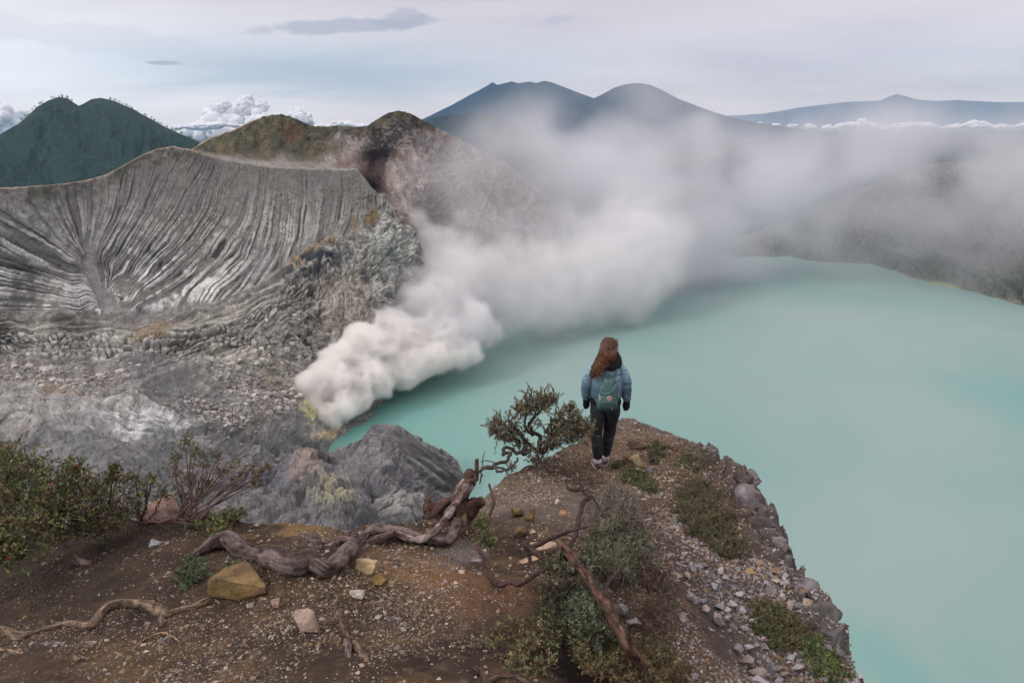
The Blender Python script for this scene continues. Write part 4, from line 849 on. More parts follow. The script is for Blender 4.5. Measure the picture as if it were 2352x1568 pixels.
def spur():
    # fine ground of the spur top, in two tessellations that meet edge to edge
    xs = np.arange(-5.2, 3.9, .019); ys = np.arange(1.2, 10.6, .019); X, Y = np.meshgrid(xs, ys); Z = gz(X, Y)
    m = mat_tone('volcanic_soil', 6., .35, .55, .02, fine=7., rough=.95)
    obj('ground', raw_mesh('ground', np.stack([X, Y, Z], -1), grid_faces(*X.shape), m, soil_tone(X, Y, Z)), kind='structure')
    # the hillside round about, down to the lake
    r = lambda a, b, n: np.sign(np.linspace(-1, 1, n))*np.abs(np.linspace(-1, 1, n))**2.6
    xs = r(0, 0, 150)*170; ys = 3+r(0, 0, 150)*170; X, Y = np.meshgrid(xs, ys); sd = edge_sd(X, Y); o = np.maximum(sd, 0)
    Z = gz0(np.stack([np.clip(X, -8, 5), np.clip(Y, -6, 11)], -1))-o*2.2-np.minimum(o, 3)**2*.9-.18-.6*sstep(0, .9, -sd)+fbm(np.stack([X, Y], -1)/9, 5, 955)*np.clip(o, 0, 6)*.6
    Z = np.maximum(Z, -215)
    C = np.broadcast_to(np.array([.10, .09, .082]), Z.shape+(3,)).copy(); C = mix(C, (.17, .15, .13), sstep(-.1, .4, fbm(np.stack([X, Y, Z], -1)/5, 5, 957)))
    obj('hillside', raw_mesh('hillside', np.stack([X, Y, Z], -1), grid_faces(*X.shape), mat_tone('hillside_rock', 1., .3, .5, .3), C), kind='structure')

def rockmesh(rs, k=3, sx=(1, 1, 1), rough=.28, cuts=5, facet=.97):
    V, Fc = ico(k); V = V*1.0
    for i in range(cuts+5):                            # flat broken faces
        n = rs.normal(size=3); n /= np.linalg.norm(n); h = rs.uniform(.28, .7); s = V@n; V = V-np.clip(s-h, 0, 9)[:, None]*n*facet
    o = rs.uniform(0, 90, 3); V = V*(1+rough*fbm(V*1.3+o, 4, 3)[:, None]+rough*.25*fbm(V*5+o, 3, 5)[:, None])
    return V*np.array(sx), Fc
def rotz(V, a): c, s = math.cos(a), math.sin(a); return V@np.array([[c, s, 0], [-s, c, 0], [0, 0, 1]])
def rot3(V, rs):
    q = rs.normal(size=4); q /= np.linalg.norm(q); w, x, y, z = q
    M_ = np.array([[1-2*(y*y+z*z), 2*(x*y-z*w), 2*(x*z+y*w)], [2*(x*y+z*w), 1-2*(x*x+z*z), 2*(y*z-x*w)], [2*(x*z-y*w), 2*(y*z+x*w), 1-2*(x*x+y*y)]])
    return V@M_.T

def gravel():
    """pebbles strewn over the soil, one mass"""
    rs = np.random.RandomState(7); n = 210000
    # even coverage as seen: more per square metre near the eye, smaller ones there
    x = rs.uniform(-5.2, 3.6, n*3); y = rs.uniform(1.9, 10.4, n*3)
    sd = edge_sd(x, y); dist = np.hypot(x, y)
    q = np.stack([x, y], -1); a = fbm(q*1.3, 4, 960); b = fbm(q*5, 3, 963)
    path = np.exp(-((x-(1.05*(y-7.6)*.0+.9+(y-7.6)*.05))/.35)**2)*(y > 5)
    keep = rs.rand(n*3) < np.clip(.45+1.0*a+.6*b-.5*path+.35*sstep(.9, 1.6, x)+.4*sstep(5, 7, y)-.25*sstep(-.5, -2, x), .06, 1)*np.clip(2.6/dist+.15, 0, 1)
    keep &= (sd < .12)
    vx = np.abs(x)/np.maximum(y, .1) < 1.02; keep &= vx
    x, y, a, b = x[keep][:n], y[keep][:n], a[keep][:n], b[keep][:n]; n = len(x); print('gravel', n)
    rocky = sstep(1.0, 1.7, x+.3*b)*sstep(6.5, 5.0, y)
    s = (.0019+.0023*rs.rand(n)**2+.008*rs.rand(n)**14)*(1+.13*y)*(1+1.1*rocky*rs.rand(n))
    big = rs.rand(n) < .012*(1+5*rocky); s = np.where(big, s*1.8, s)
    z = gz(x, y)
    base = np.array([(1, 0, 0), (-1, 0, 0), (0, 1, 0), (0, -1, 0), (0, 0, 1), (0, 0, -1)], float)
    f = np.array([(0, 2, 4), (2, 1, 4), (1, 3, 4), (3, 0, 4), (2, 0, 5), (1, 2, 5), (3, 1, 5), (0, 3, 5)])
    V = base[None]*(1+.35*rs.uniform(-1, 1, (n, 6, 3)))+.35*rs.uniform(-1, 1, (n, 6, 3)); V = V*np.array([1, 1, .7])*(.7+.6*rs.rand(n, 1, 3))
    an = rs.rand(n)*6.28; c, s_ = np.cos(an)[:, None], np.sin(an)[:, None]
    V = np.stack([V[..., 0]*c-V[..., 1]*s_, V[..., 0]*s_+V[..., 1]*c, V[..., 2]], -1)*s[:, None, None]
    V = V+np.stack([x, y, z+s*.25], -1)[:, None]
    pal = np.array([(.25, .185, .13), (.17, .12, .08), (.13, .10, .075), (.29, .235, .185), (.23, .20, .19), (.21, .135, .075), (.16, .145, .14), (.09, .07, .055), (.36, .31, .255), (.11, .085, .065), (.14, .105, .075)])
    pg = np.array([(.22, .205, .21), (.30, .285, .29), (.16, .15, .155), (.36, .34, .34), (.27, .22, .18), (.24, .16, .09), (.12, .11, .11)])
    col = pal[rs.randint(0, len(pal), n)]; cg = pg[rs.randint(0, len(pg), n)]; col = np.where((rs.rand(n) < rocky*.8)[:, None], cg, col)
    dk = np.exp(-(((x-.42)/.34)**2+((y-2.95)/.4)**2)); col = col*(1-.6*dk)[:, None]*(1-.3*rocky*(fbm(np.stack([x, y], -1)*1.6, 3, 981) > 0))[:, None]; col = col*(1-.55*sstep(-1.4, -2.8, x)*sstep(2.6, 3.4, y))[:, None]*(.8+.4*rs.rand(n, 1))  # pebbles in the hollow painted darker too, as if shaded
    F = (f[None]+np.arange(n)[:, None, None]*6).reshape(-1, 3)
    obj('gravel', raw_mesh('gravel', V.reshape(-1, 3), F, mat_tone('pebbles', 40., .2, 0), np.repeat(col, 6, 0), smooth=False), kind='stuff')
if 'near' not in SKIP: spur(); gravel()
# ================================================================== ROCKS, ROOTS, DEADWOOD
M_rock = mat_tone('rock', 9., .3, .6, .02, fine=6.)
M_wood = mat_tone('weathered_wood', 18., .4, .9, .012, fine=5., rough=.85)
def rock(name, u, v, w, h, col, label, seed, group=None, dep=1., sink=.25, cuts=5, col2=None, rough=.22, k=4, cat='rock', lift=0., tilt=None, parent=None):
    """u, v the rock's middle in the picture, w and h its size there; it sits on the ground below it"""
    rs = np.random.RandomState(seed)
    d = ghit(u, min(v+h*.38, 1650)) or ghit(u-12, v+h*.4) or ghit(u-30, v+h*.5) or 5.
    s = float(px(d, v)); V, Fc = rockmesh(rs, k, (1, 1, 1), rough, cuts)
    V = V-(V.max(0)+V.min(0))/2; ext = V.max(0)-V.min(0)
    dy = min(.85*w*dep, 1.1*h); V = V/ext*np.array([w, dy, math.sqrt(h*h-(dy*.55)**2)/.83])*s*1.04
    c = P(u, v, d); cz = gz(c[0], c[1]); 
    V[:, 2] += 0
    q = np.stack([V[:, 0], V[:, 1], V[:, 2]], -1)/(s*60)
    V = V*(1+.06*fbm(q*14+seed, 4, 35, ridge=True))[:, None]
    f = fbm(q*2.2+seed, 4, 31); C = np.broadcast_to(np.array(col, float), V.shape)*(1+.35*f[:, None])
    if col2 is not None: C = mix(C, col2, sstep(-.05, .3, fbm(q*1.7+seed*3, 4, 37)))
    o = obj(name, raw_mesh(name, V, Fc, M_rock, C), label=label, cat=cat, group=group)
    o.location = (c[0], c[1], c[2]+lift)
    return o
def rocks():
    R_ = rock
    pink, och, pale, gr, lil = (.36, .25, .205), (.22, .145, .058), (.46, .36, .24), (.27, .26, .26), (.235, .215, .235)
    R_('rock', 360, 1166, 88, 66, (.34, .225, .18), 'pink craggy rock with a pointed top at the edge of the leafy shrubs', 3, cuts=7, col2=(.42, .31, .27), rough=.3)
    R_('boulder', 551, 1332, 142, 66, (.19, .13, .058), 'flat ochre boulder under the thick driftwood root', 5, cuts=6, col2=(.11, .075, .042), rough=.16, cat='boulder', lift=-.02)
    R_('rock', 842, 1300, 54, 30, (.38, .285, .17), 'pale yellow angular rock just right of the driftwood root', 8, cuts=7)
    R_('stone', 873, 1331, 36, 24, (.16, .10, .04), 'small rounded ochre brown stone below the pale yellow rock', 9, cuts=3, rough=.12, cat='stone')
    R_('stone', 820, 1363, 34, 17, (.44, .39, .34), 'flat whitish stone slab below the driftwood root', 10, cuts=6, cat='stone')
    R_('stone', 702, 1424, 58, 40, (.31, .235, .19), 'triangular pinkish beige stone alone on the dark soil', 14, cuts=8, rough=.12, cat='stone')
    R_('stone', 632, 1383, 22, 26, (.42, .31, .26), 'small pale pink stone above the triangular one', 12, cuts=6, cat='stone')
    R_('stone', 359, 1250, 27, 22, (.25, .26, .28), 'bluish grey stone on the dark soil below the pink craggy rock', 13, cuts=6, cat='stone')
    R_('stone', 189, 1288, 30, 26, (.16, .125, .10), 'dull brown stone on the dark slope below the leafy shrubs', 15, cuts=5, cat='stone')
    R_('boulder', 1463, 1060, 34, 32, (.30, .25, .15), 'cream and dark speckled boulder beside the hiker\'s path', 16, cuts=5, col2=(.10, .08, .06), cat='boulder')
    R_('rock', 1441, 1053, 20, 20, (.15, .105, .05), 'olive brown rock wedged against the cream speckled boulder', 17)
    R_('stone', 1461, 1079, 25, 16, (.50, .44, .35), 'whitish stone lying below the cream speckled boulder', 18, cat='stone')
    R_('stone', 1490, 1081, 16, 20, (.20, .19, .20), 'dark grey stone right of the whitish stone by the path', 19, cat='stone')
    R_('rock', 1466, 1024, 46, 24, (.07, .045, .035), 'dark earthy red brown lump behind the speckled boulder', 20, rough=.3)
    R_('stone', 1189, 1180, 28, 26, (.17, .12, .06), 'ochre clod left of its upright twin below the bushy tree', 21, rough=.2, cuts=3, cat='stone')
    R_('stone', 1217, 1184, 24, 38, (.15, .10, .05), 'upright ochre clod among the light gravel', 22, rough=.2, cuts=3, cat='stone')
    R_('stone', 1197, 1219, 32, 24, (.14, .10, .055), 'low crumbly brown clod nearest the driftwood stump', 23, rough=.2, cuts=3, cat='stone')
    R_('stone', 1281, 1151, 14, 14, (.52, .42, .34), 'small cream stone standing alone on the gravel behind the snag', 24, cat='stone')
    R_('stone', 1291, 1177, 17, 11, (.40, .22, .11), 'small orange stone on the gravel left of the snag', 25, cat='stone')
    R_('stone', 1223, 1220, 15, 11, (.46, .35, .29), 'small pinkish white stone below the upright ochre clod', 26, cat='stone')
    R_('stone', 1093, 1285, 26, 14, (.26, .245, .24), 'pale grey stone left of the reddish crooked branch', 27, cat='stone')
    R_('stone', 1060, 1313, 14, 9, (.45, .38, .33), 'small light stone below the driftwood stump', 28, cat='stone')
    R_('rock', 1252, 1258, 70, 26, (.42, .31, .235), 'long pale pink rock under the dark forked branch', 29, cuts=7)
    R_('rock', 1215, 1284, 46, 13, (.40, .29, .20), 'thin pale splinter of rock below the long pink rock', 30, cuts=7)
    R_('stone', 1428, 1399, 32, 24, (.17, .175, .165), 'rounded grey green stone right of the thick fallen trunk', 31, cuts=3, rough=.12, cat='stone')
    R_('stone', 1456, 1430, 34, 30, (.24, .22, .215), 'mid grey stone in the tangle right of the fallen trunk', 32, cuts=4, cat='stone')
    cl = [(1631, 1037, 28, 28, 'squarish lilac grey rock jutting at the top of the cliff edge'), (1729, 1102, 34, 38, 'rounded purple grey rock topping the biggest cliff edge outcrop'), (1726, 1146, 68, 56, 'biggest grey outcrop overhanging the turquoise water'),
          (1765, 1204, 28, 30, 'small dark grey knob on the cliff edge below the biggest outcrop'), (1790, 1252, 38, 40, 'domed grey rock on the cliff edge halfway down'), (1800, 1290, 26, 34, 'narrow grey rock below the domed one on the cliff edge'),
          (1856, 1358, 52, 48, 'brownish grey rock on the cliff edge below the narrow grey one'), (1903, 1412, 50, 56, 'rough dark grey rock on the lower cliff edge'), (1915, 1462, 44, 50, 'shadowy dark rock under the rough one at the cliff edge'), (1938, 1510, 36, 46, 'lowest dark rock on the cliff edge by the green mat'),
          (1626, 1102, 14, 28, 'upright pale lilac splinter on the slope above the green mat'), (1668, 1062, 26, 16, 'brown grey rock between the squarish one and the purple topped outcrop'), (1700, 1084, 26, 18, 'orange stained rock just left of the purple grey rock'), (1738, 1198, 16, 16, 'pale stone under the overhanging outcrop'), (1770, 1272, 18, 14, 'pale lilac stone beside the domed cliff rock')]
    for i, (u, v, w, h, lb) in enumerate(cl):
        c = (.19, .17, .175) if i % 3 else (.22, .205, .205)
        if 'pale' in lb: c = (.33, .31, .33)
        if 'orange' in lb: c = (.27, .15, .085)
        if 'dark' in lb: c = (.13, .12, .12)
        R_('rock', u, v, w*1.08, h*1.1, c, lb, 60+i, cuts=5, rough=.42, col2=(.10, .092, .09), dep=1.3, group='rocks along the cliff edge')
    # loose grey stones strewn on the right-hand slope
    rs = np.random.RandomState(44); n = 0
    spots = [(1620, 1400, 24), (1652, 1392, 30), (1668, 1400, 22), (1700, 1364, 20), (1648, 1420, 30), (1584, 1368, 22), (1597, 1374, 26), (1614, 1378, 20), (1566, 1421, 26), (1588, 1436, 22), (1567, 1470, 20), (1592, 1478, 22), (1748, 1372, 22), (1758, 1396, 24), (1728, 1410, 22), (1740, 1400, 18), (1776, 1332, 22), (1755, 1315, 14), (1722, 1523, 30), (1742, 1548, 32), (1832, 1532, 28), (1790, 1562, 20), (1530, 1400, 18), (1690, 1540, 20),
             (1655, 1310, 15), (1600, 1300, 12), (1570, 1272, 12), (1690, 1290, 16), (1640, 1345, 20), (1500, 1120, 14), (1540, 1105, 18), (1520, 1135, 16), (1600, 1150, 10)]
    while len(spots) < 120:
        u, v = rs.uniform(1500, 1930), rs.uniform(1290, 1568)
        if ghit(u, v) is None or edge_sd(*[float(t) for t in P(u, v, ghit(u, v))[:2]]) > -.12: continue
        spots.append((u, v, 9+13*rs.rand()**2))
    for i, (u, v, w) in enumerate(spots):
        c = np.array([(.29, .275, .285), (.36, .34, .35), (.21, .195, .20), (.27, .235, .21)][rs.randint(4)])*rs.uniform(.8, 1.1)
        o = R_('stone', u, v, w, w*rs.uniform(.6, .9), c, 'loose grey stone strewn on the gravelly slope at the right', 300+i, group='loose grey stones on the right slope', cuts=5, k=2 if w < 20 else 3, rough=.3, cat='stone')
        o.rotation_euler = (rs.uniform(-.3, .3), rs.uniform(-.3, .3), rs.uniform(0, 6))
    # small light stones on the brown soil
    for i in range(60):
        u, v = rs.uniform(20, 1250), rs.uniform(1230, 1560)
        if ghit(u, v) is None: continue
        c = np.array([(.42, .35, .29), (.34, .29, .25), (.30, .20, .12), (.26, .25, .24)][rs.randint(4)])
        w = 6+8*rs.rand()**2
        o = R_('stone', u, v, w, w*.65, c, 'little light stone scattered on the dark brown soil', 500+i, group='little light stones on the soil', cuts=5, k=2, rough=.25, cat='stone')
        o.rotation_euler = (0, 0, rs.uniform(0, 6))

def wood_tube(mb, pts, rad, col, d=None, near=None, seed=0, n=None, knots=.25, seg=12, pale=None, dark=(.035, .024, .02)):
    """pts (u, v[, distance]); radius in picture units; lies on the ground unless a distance is given"""
    pts = [tuple(p) for p in pts]; rad = np.broadcast_to(np.asarray(rad, float), (len(pts),))
    W3 = []; rr = []
    for i, p in enumerate(pts):
        dd = p[2] if len(p) > 2 else (d if d is not None else (ghit(p[0], p[1]+rad[i]*.7) or 4.8)-.02)
        W3.append(P(p[0], p[1], dd)); rr.append(rad[i]*float(px(dd, p[1])))
    n = n or max(6, len(pts)*12); seg = int(seg*1.5); c = spline(W3, n); r = np.interp(np.linspace(0, 1, n), np.linspace(0, 1, len(rr)), rr)
    o = seed*7.7; k = np.arange(n)/n*len(pts)
    r = r*(1+knots*fbm(np.stack([k*1.1+o, k*0], -1), 3, 71)); c = c+np.stack([fbm(np.stack([k*.9+o, k*0+j], -1), 3, 73+j) for j in range(3)], -1)*r[:, None]*.5
    V, Fc = tube(c, r, seg)
    rn = np.concatenate([np.repeat(r, seg), r[:1], r[-1:]]); cn = np.concatenate([np.repeat(c, seg, 0), c[:1], c[-1:]])
    q = V/np.maximum(np.mean(r), 1e-4)
    T = np.gradient(c, axis=0); al = np.concatenate([np.repeat(np.cumsum(np.linalg.norm(T, axis=1)), seg), [0, 0]])/np.mean(r)
    an = np.concatenate([np.tile(np.arange(seg)*2*math.pi/seg, n), [0, 0]])
    gr = fbm(np.stack([np.cos(an)*1.6, np.sin(an)*1.6, al*.16+o], -1), 4, 77)
    fg = fbm(np.stack([np.cos(an)*2.6, np.sin(an)*2.6, al*.6+o], -1), 4, 76, g=.6); pit = sstep(.32, .5, fbm(np.stack([np.cos(an)*2.2, np.sin(an)*2.2, al*.9+o+9], -1), 2, 75))
    V = cn+(V-cn)*(1+.26*knots*4*gr*.6+.16*fg-.14*pit)[:, None]
    C = mix(np.broadcast_to(np.array(col, float), V.shape), dark, sstep(-.15, .3, gr)*.8)
    C = C*(1+.9*fbm(np.stack([np.cos(an)*4, np.sin(an)*4, al*.35+o], -1), 4, 78, g=.65))[:, None]
    C = C*(1-.6*pit)[:, None]
    if pale is not None: C = mix(C, pale, sstep(.05, .35, fbm(np.stack([np.cos(an)*1.3+o, np.sin(an)*1.3, al*.35], -1), 4, 79))*.85)
    mb.add(V, Fc, C)
def wood():
    lil, tan = (.145, .112, .102), (.30, .215, .145); red = (.115, .062, .045)
    root = tag(put(bpy.data.objects.new('driftwood_root', None)), 'great gnarled bleached root sprawling from the mound stump over the edge of the soil', 'driftwood')
    root.location = GP(800, 1290)
    def part(name, items, parent, **kw):
        mb = MB()
        for it in items: wood_tube(mb, *it[:3], **(it[3] if len(it) > 3 else {}))
        for V in mb.V: V -= np.array(parent.location)
        return mb.build(name, M_wood, parent, **kw)
    part('log', [([(446, 1273), (470, 1262), (500, 1243), (520, 1241), (551, 1260), (590, 1274), (618, 1281), (662, 1297), (702, 1286), (720, 1290)], [6, 12, 17, 20, 18, 18, 20, 27, 23, 18], lil, dict(seed=1, knots=.3, seg=20)),
                 ([(700, 1284), (739, 1308), (769, 1292), (800, 1272), (822, 1248), (840, 1230), (863, 1217), (921, 1220), (971, 1232), (1021, 1244), (1040, 1232), (1050, 1200)], [16, 19, 20, 17, 11, 10, 12, 12, 11, 10, 12, 12], lil, dict(seed=2, knots=.22, seg=18, pale=(.21, .165, .14)))], root)
    part('branch', [([(1086, 1104, 4.95), (1062, 1135, 4.8), (1042, 1165, 4.65), (1015, 1202, 4.4), (984, 1229, 4.25), (954, 1243, 4.2), (907, 1226, 4.2), (874, 1236, 4.1), (843, 1249, 4.05), (786, 1243, 4.0), (753, 1259, 3.9), (709, 1253, 3.85)], [12, 10, 9, 9, 8, 9, 8, 9, 9, 8, 9, 5], (.17, .115, .10), dict(seed=3, knots=.3, seg=14, pale=(.36, .30, .29)))], root, label='thin pale blotched upper branch')
    part('stub', [([(728, 1240, 3.75), (730, 1270, 3.72), (727, 1300, 3.66), (726, 1320, 3.62)], [13, 11, 14, 17], lil, dict(seed=4, seg=16)), ([(698, 1229, 3.86), (722, 1237, 3.76), (762, 1240, 3.76)], [9, 10, 4], (.24, .18, .16), dict(seed=5, seg=14)),
                  ([(806, 1282, 3.7), (812, 1310, 3.62), (818, 1336, 3.5), (835, 1352, 3.4)], [7, 6, 5, 3], lil, dict(seed=6)), ([(712, 1262, 3.85), (700, 1250, 3.9), (704, 1228, 3.95)], [8, 7, 4], lil, dict(seed=61))], root)
    part('stump', [([(1052, 1245, 4.75), (1056, 1200, 4.85), (1060, 1160, 4.9), (1054, 1130, 4.95), (1070, 1108, 4.95), (1086, 1096, 4.95)], [20, 22, 24, 18, 15, 15], (.125, .075, .055), dict(seed=7, knots=.4, seg=20)),
                   ([(1066, 1250, 4.65), (1068, 1215, 4.75), (1066, 1175, 4.85)], [7, 9, 9], (.16, .10, .07), dict(seed=8, seg=14)),
                   ([(1030, 1246, 4.7), (1036, 1218, 4.75), (1044, 1180, 4.85)], [6, 8, 9], (.15, .10, .08), dict(seed=81, seg=14)),
                   ([(982, 1144, 4.8), (986, 1160, 4.8), (992, 1178, 4.8), (1012, 1172, 4.8), (1035, 1160, 4.85), (1056, 1158, 4.9)], [8, 14, 18, 17, 14, 12], (.10, .058, .045), dict(seed=9, knots=.45, seg=18)),
                   ([(1060, 1170, 4.9), (1078, 1170, 4.9), (1092, 1158, 4.9), (1106, 1151, 4.9)], [14, 16, 15, 9], (.10, .058, .045), dict(seed=10, knots=.45, seg=18)),
                   ([(1050, 1140, 4.9), (1062, 1120, 4.9), (1078, 1100, 4.92), (1092, 1096, 4.95)], [12, 16, 19, 13], (.14, .085, .065), dict(seed=11, knots=.4, seg=18, pale=(.34, .28, .27)))], root, label='dark red brown hollow stump with burls')
    part('spike', [([(1094, 1100, 4.95), (1096, 1080, 4.95), (1095, 1055, 4.95)], [7, 5, 4], red, dict(seed=12, knots=.1))], root)
    def thing(name, label, items, cat='root', group=None):
        u, v = items[0][0][len(items[0][0])//2][:2]
        mb = MB()
        for it in items: wood_tube(mb, *it[:3], **(it[3] if len(it) > 3 else {}))
        c = GP(u, v)
        for V in mb.V: V -= c
        o = mb.build(name, M_wood, None, label=label, cat=cat, group=group); o.location = c; return o
    thing('root', 'long twisting tan root across the lower left soil', [([(-12, 1436), (0, 1440), (20, 1449), (50, 1461), (86, 1450), (117, 1440), (161, 1430), (195, 1438), (216, 1430), (240, 1398), (286, 1385), (339, 1388), (365, 1398), (385, 1408), (417, 1398), (456, 1391), (484, 1375)], [5, 6, 9, 10, 7, 6, 7, 11, 11, 10, 11, 13, 14, 9, 6, 6, 2], (.20, .145, .10), dict(seed=20, knots=.2, seg=16)),
          ([(340, 1390), (368, 1404), (372, 1420), (370, 1436)], [11, 9, 7, 4], (.20, .15, .12), dict(seed=21)), ([(445, 1386), (462, 1380), (484, 1368)], [2.5, 3, 1.5], tan, dict(seed=22))])
    thing('stick', 'smooth tan stick cut off by the lower left corner', [([(-10, 1488), (34, 1497), (78, 1510)], [5, 5, 3.5], (.30, .21, .13), dict(seed=23, knots=.08))], 'stick')
    thing('stick', 'forked grey bleached stick below the long twisting root', [([(81, 1480), (105, 1481), (130, 1477), (156, 1495), (203, 1513)], [3.5, 4, 4, 4, 3], (.27, .235, .21), dict(seed=24, knots=.12)), ([(140, 1485), (165, 1505), (184, 1516)], [3, 4, 6], (.30, .21, .15), dict(seed=25))], 'stick')
    thing('root', 'thin arched tan root end below the middle of the long root', [([(300, 1494), (318, 1480), (336, 1466), (360, 1455), (378, 1453), (398, 1462), (414, 1472)], [1.5, 2, 2.3, 2.5, 2.5, 2.3, 1.5], (.32, .225, .14), dict(seed=26, knots=.1))])
    thing('root', 'short orange root tip poking up above the long root', [([(47, 1447), (52, 1430), (58, 1415)], [3, 3.5, 4], (.28, .17, .085), dict(seed=27))])
    thing('root', 'curled thin root like a hook below the driftwood stub', [([(737, 1357), (752, 1359), (768, 1363), (775, 1372), (768, 1386), (752, 1394), (778, 1393)], [2, 2, 2.2, 2.4, 2.4, 2, 1.2], (.22, .16, .12), dict(seed=28, knots=.1))])
    thing('root', 'broken three pronged root stub in the bare soil at the bottom', [([(781, 1412), (788, 1436), (795, 1455), (808, 1472)], [6, 8, 9, 6], (.135, .085, .07), dict(seed=29, seg=14)), ([(796, 1470), (797, 1490), (801, 1510), (803, 1530)], [9, 9, 7, 4], (.19, .14, .12), dict(seed=30, seg=14)), ([(812, 1474), (824, 1492), (838, 1512), (848, 1528)], [9, 10, 8, 4], (.20, .14, .10), dict(seed=31, seg=14))])
    dk = (.060, .035, .034); rb = (.085, .045, .042)
    thing('branch', 'reddish brown crooked branch looping down right of the stump', [([(1123, 1112, 4.9), (1128, 1130, 4.75), (1133, 1148, 4.65), (1128, 1170, 4.6), (1123, 1190, 4.5), (1121, 1215, 4.4)], [2.5, 4, 5, 4.5, 4, 3], (.11, .07, .06), dict(seed=40)),
          ([(1121, 1213, 4.38), (1110, 1236, 4.25), (1098, 1258, 4.05), (1108, 1275, 3.95), (1118, 1290, 3.85), (1126, 1315, 3.7), (1134, 1334, 3.55), (1150, 1344, 3.45), (1170, 1334, 3.45), (1192, 1340, 3.4), (1212, 1332, 3.4), (1232, 1318, 3.4), (1262, 1300, 3.4)], [3, 4, 5, 4.5, 4.5, 4.5, 5, 6.5, 6, 6, 6, 5, 4], rb, dict(seed=41))], 'branch')
    thing('branch', 'dark forked branch over the long pale pink rock', [([(1243, 1278, 3.5), (1226, 1264, 3.6), (1209, 1254, 3.7), (1216, 1280, 3.6), (1214, 1300, 3.5)], [5, 7, 7, 5, 3], dk, dict(seed=42)), ([(1220, 1257, 3.65), (1250, 1243, 3.7), (1276, 1232, 3.75), (1300, 1222, 3.8), (1326, 1215, 3.85), (1350, 1210, 3.9)], [6, 5.5, 5, 4.5, 4, 2], dk, dict(seed=43))], 'branch')
    thing('branch', 'blackened dead snag with antler tips on the path behind the shrub', [([(1299, 1107, 5.0), (1305, 1120, 4.9), (1318, 1126, 4.85), (1334, 1124, 4.85), (1345, 1134, 4.8), (1358, 1141, 4.7)], [2, 4, 4.5, 4, 4, 4], dk, dict(seed=44)), ([(1336, 1091, 5.0), (1328, 1097, 4.95), (1331, 1110, 4.9), (1338, 1124, 4.85)], [1.5, 2.5, 3, 3.5], dk, dict(seed=45)),
          ([(1358, 1141, 4.7), (1340, 1150, 4.6), (1337, 1170, 4.5), (1330, 1190, 4.4), (1326, 1210, 4.25), (1318, 1235, 4.1), (1308, 1255, 4.0)], [4, 5, 5, 5, 5.5, 5, 5], dk, dict(seed=46)), ([(1340, 1124, 4.85), (1370, 1112, 4.9), (1398, 1108, 4.9)], [2.5, 1.5, .8], (.12, .09, .085), dict(seed=47)), ([(1360, 1140, 4.7), (1380, 1170, 4.6), (1390, 1190, 4.5)], [2.5, 2, 1], dk, dict(seed=471))], 'branch')
    thing('fallen_trunk', 'thick straight red brown trunk leaning down through the shrub', [([(1280, 1237, 3.9), (1296, 1256, 3.8), (1312, 1276, 3.7), (1336, 1306, 3.5), (1363, 1343, 3.25), (1390, 1390, 3.0), (1417, 1437, 2.8), (1436, 1470, 2.72), (1456, 1508, 2.72), (1470, 1540, 2.74)], [7, 9, 10, 10, 12, 14, 15, 15, 14, 10], (.075, .040, .030), dict(seed=48, knots=.12, seg=22, pale=(.17, .10, .068)))], 'fallen trunk')
    thing('branch', 'black bent branch rising right of the fallen trunk', [([(1428, 1309, 3.4), (1412, 1322, 3.3), (1400, 1334, 3.2), (1394, 1355, 3.1), (1404, 1382, 3.0)], [3, 4, 5, 5, 4], dk, dict(seed=49))], 'branch')
    thing('root', 'dark brown root winding along the bottom edge near the middle', [([(1090, 1533), (1106, 1542), (1112, 1556), (1110, 1580)], [5, 6, 6, 5], (.10, .07, .055), dict(seed=50)), ([(1122, 1566), (1140, 1556), (1162, 1550), (1192, 1555), (1220, 1572)], [6, 6, 6, 5, 4], (.12, .085, .065), dict(seed=51))])
    thing('branch', 'dark curved branch at the right of the shrub on the gravel', [([(1428, 1194, 4.7), (1455, 1190, 4.7), (1472, 1203, 4.6), (1476, 1216, 4.5), (1462, 1240, 4.4)], [1.2, 2.2, 2.6, 3, 1.5], dk, dict(seed=52))], 'branch')
if 'near' not in SKIP: rocks(); wood()
# ================================================================== SHRUBS
M_leaf = mat_tone('leaves', 30., .2, 0, rough=.65, spec=.3)
M_twig = mat_tone('twigs', 40., .25, 0, rough=.9)
def leaves_mesh(pos, dr, size, col, rs, wide=.36):
    """one folded leaf per row: stalk at pos, pointing along dr"""
    n = len(pos); dr = dr/np.linalg.norm(dr, axis=1, keepdims=True)
    a = rs.normal(size=(n, 3)); s = np.cross(dr, a); s /= np.linalg.norm(s, axis=1, keepdims=True)+1e-9; u = np.cross(s, dr)
    L = size[:, None]
    V = np.stack([pos, pos+dr*L*.5+s*L*wide*.5+u*L*.06, pos+dr*L, pos+dr*L*.5-s*L*wide*.5+u*L*.06], 1)
    F = np.array([(0, 1, 2), (0, 2, 3)])[None]+np.arange(n)[:, None, None]*4
    return V.reshape(-1, 3), F.reshape(-1, 3), np.repeat(col, 4, 0)
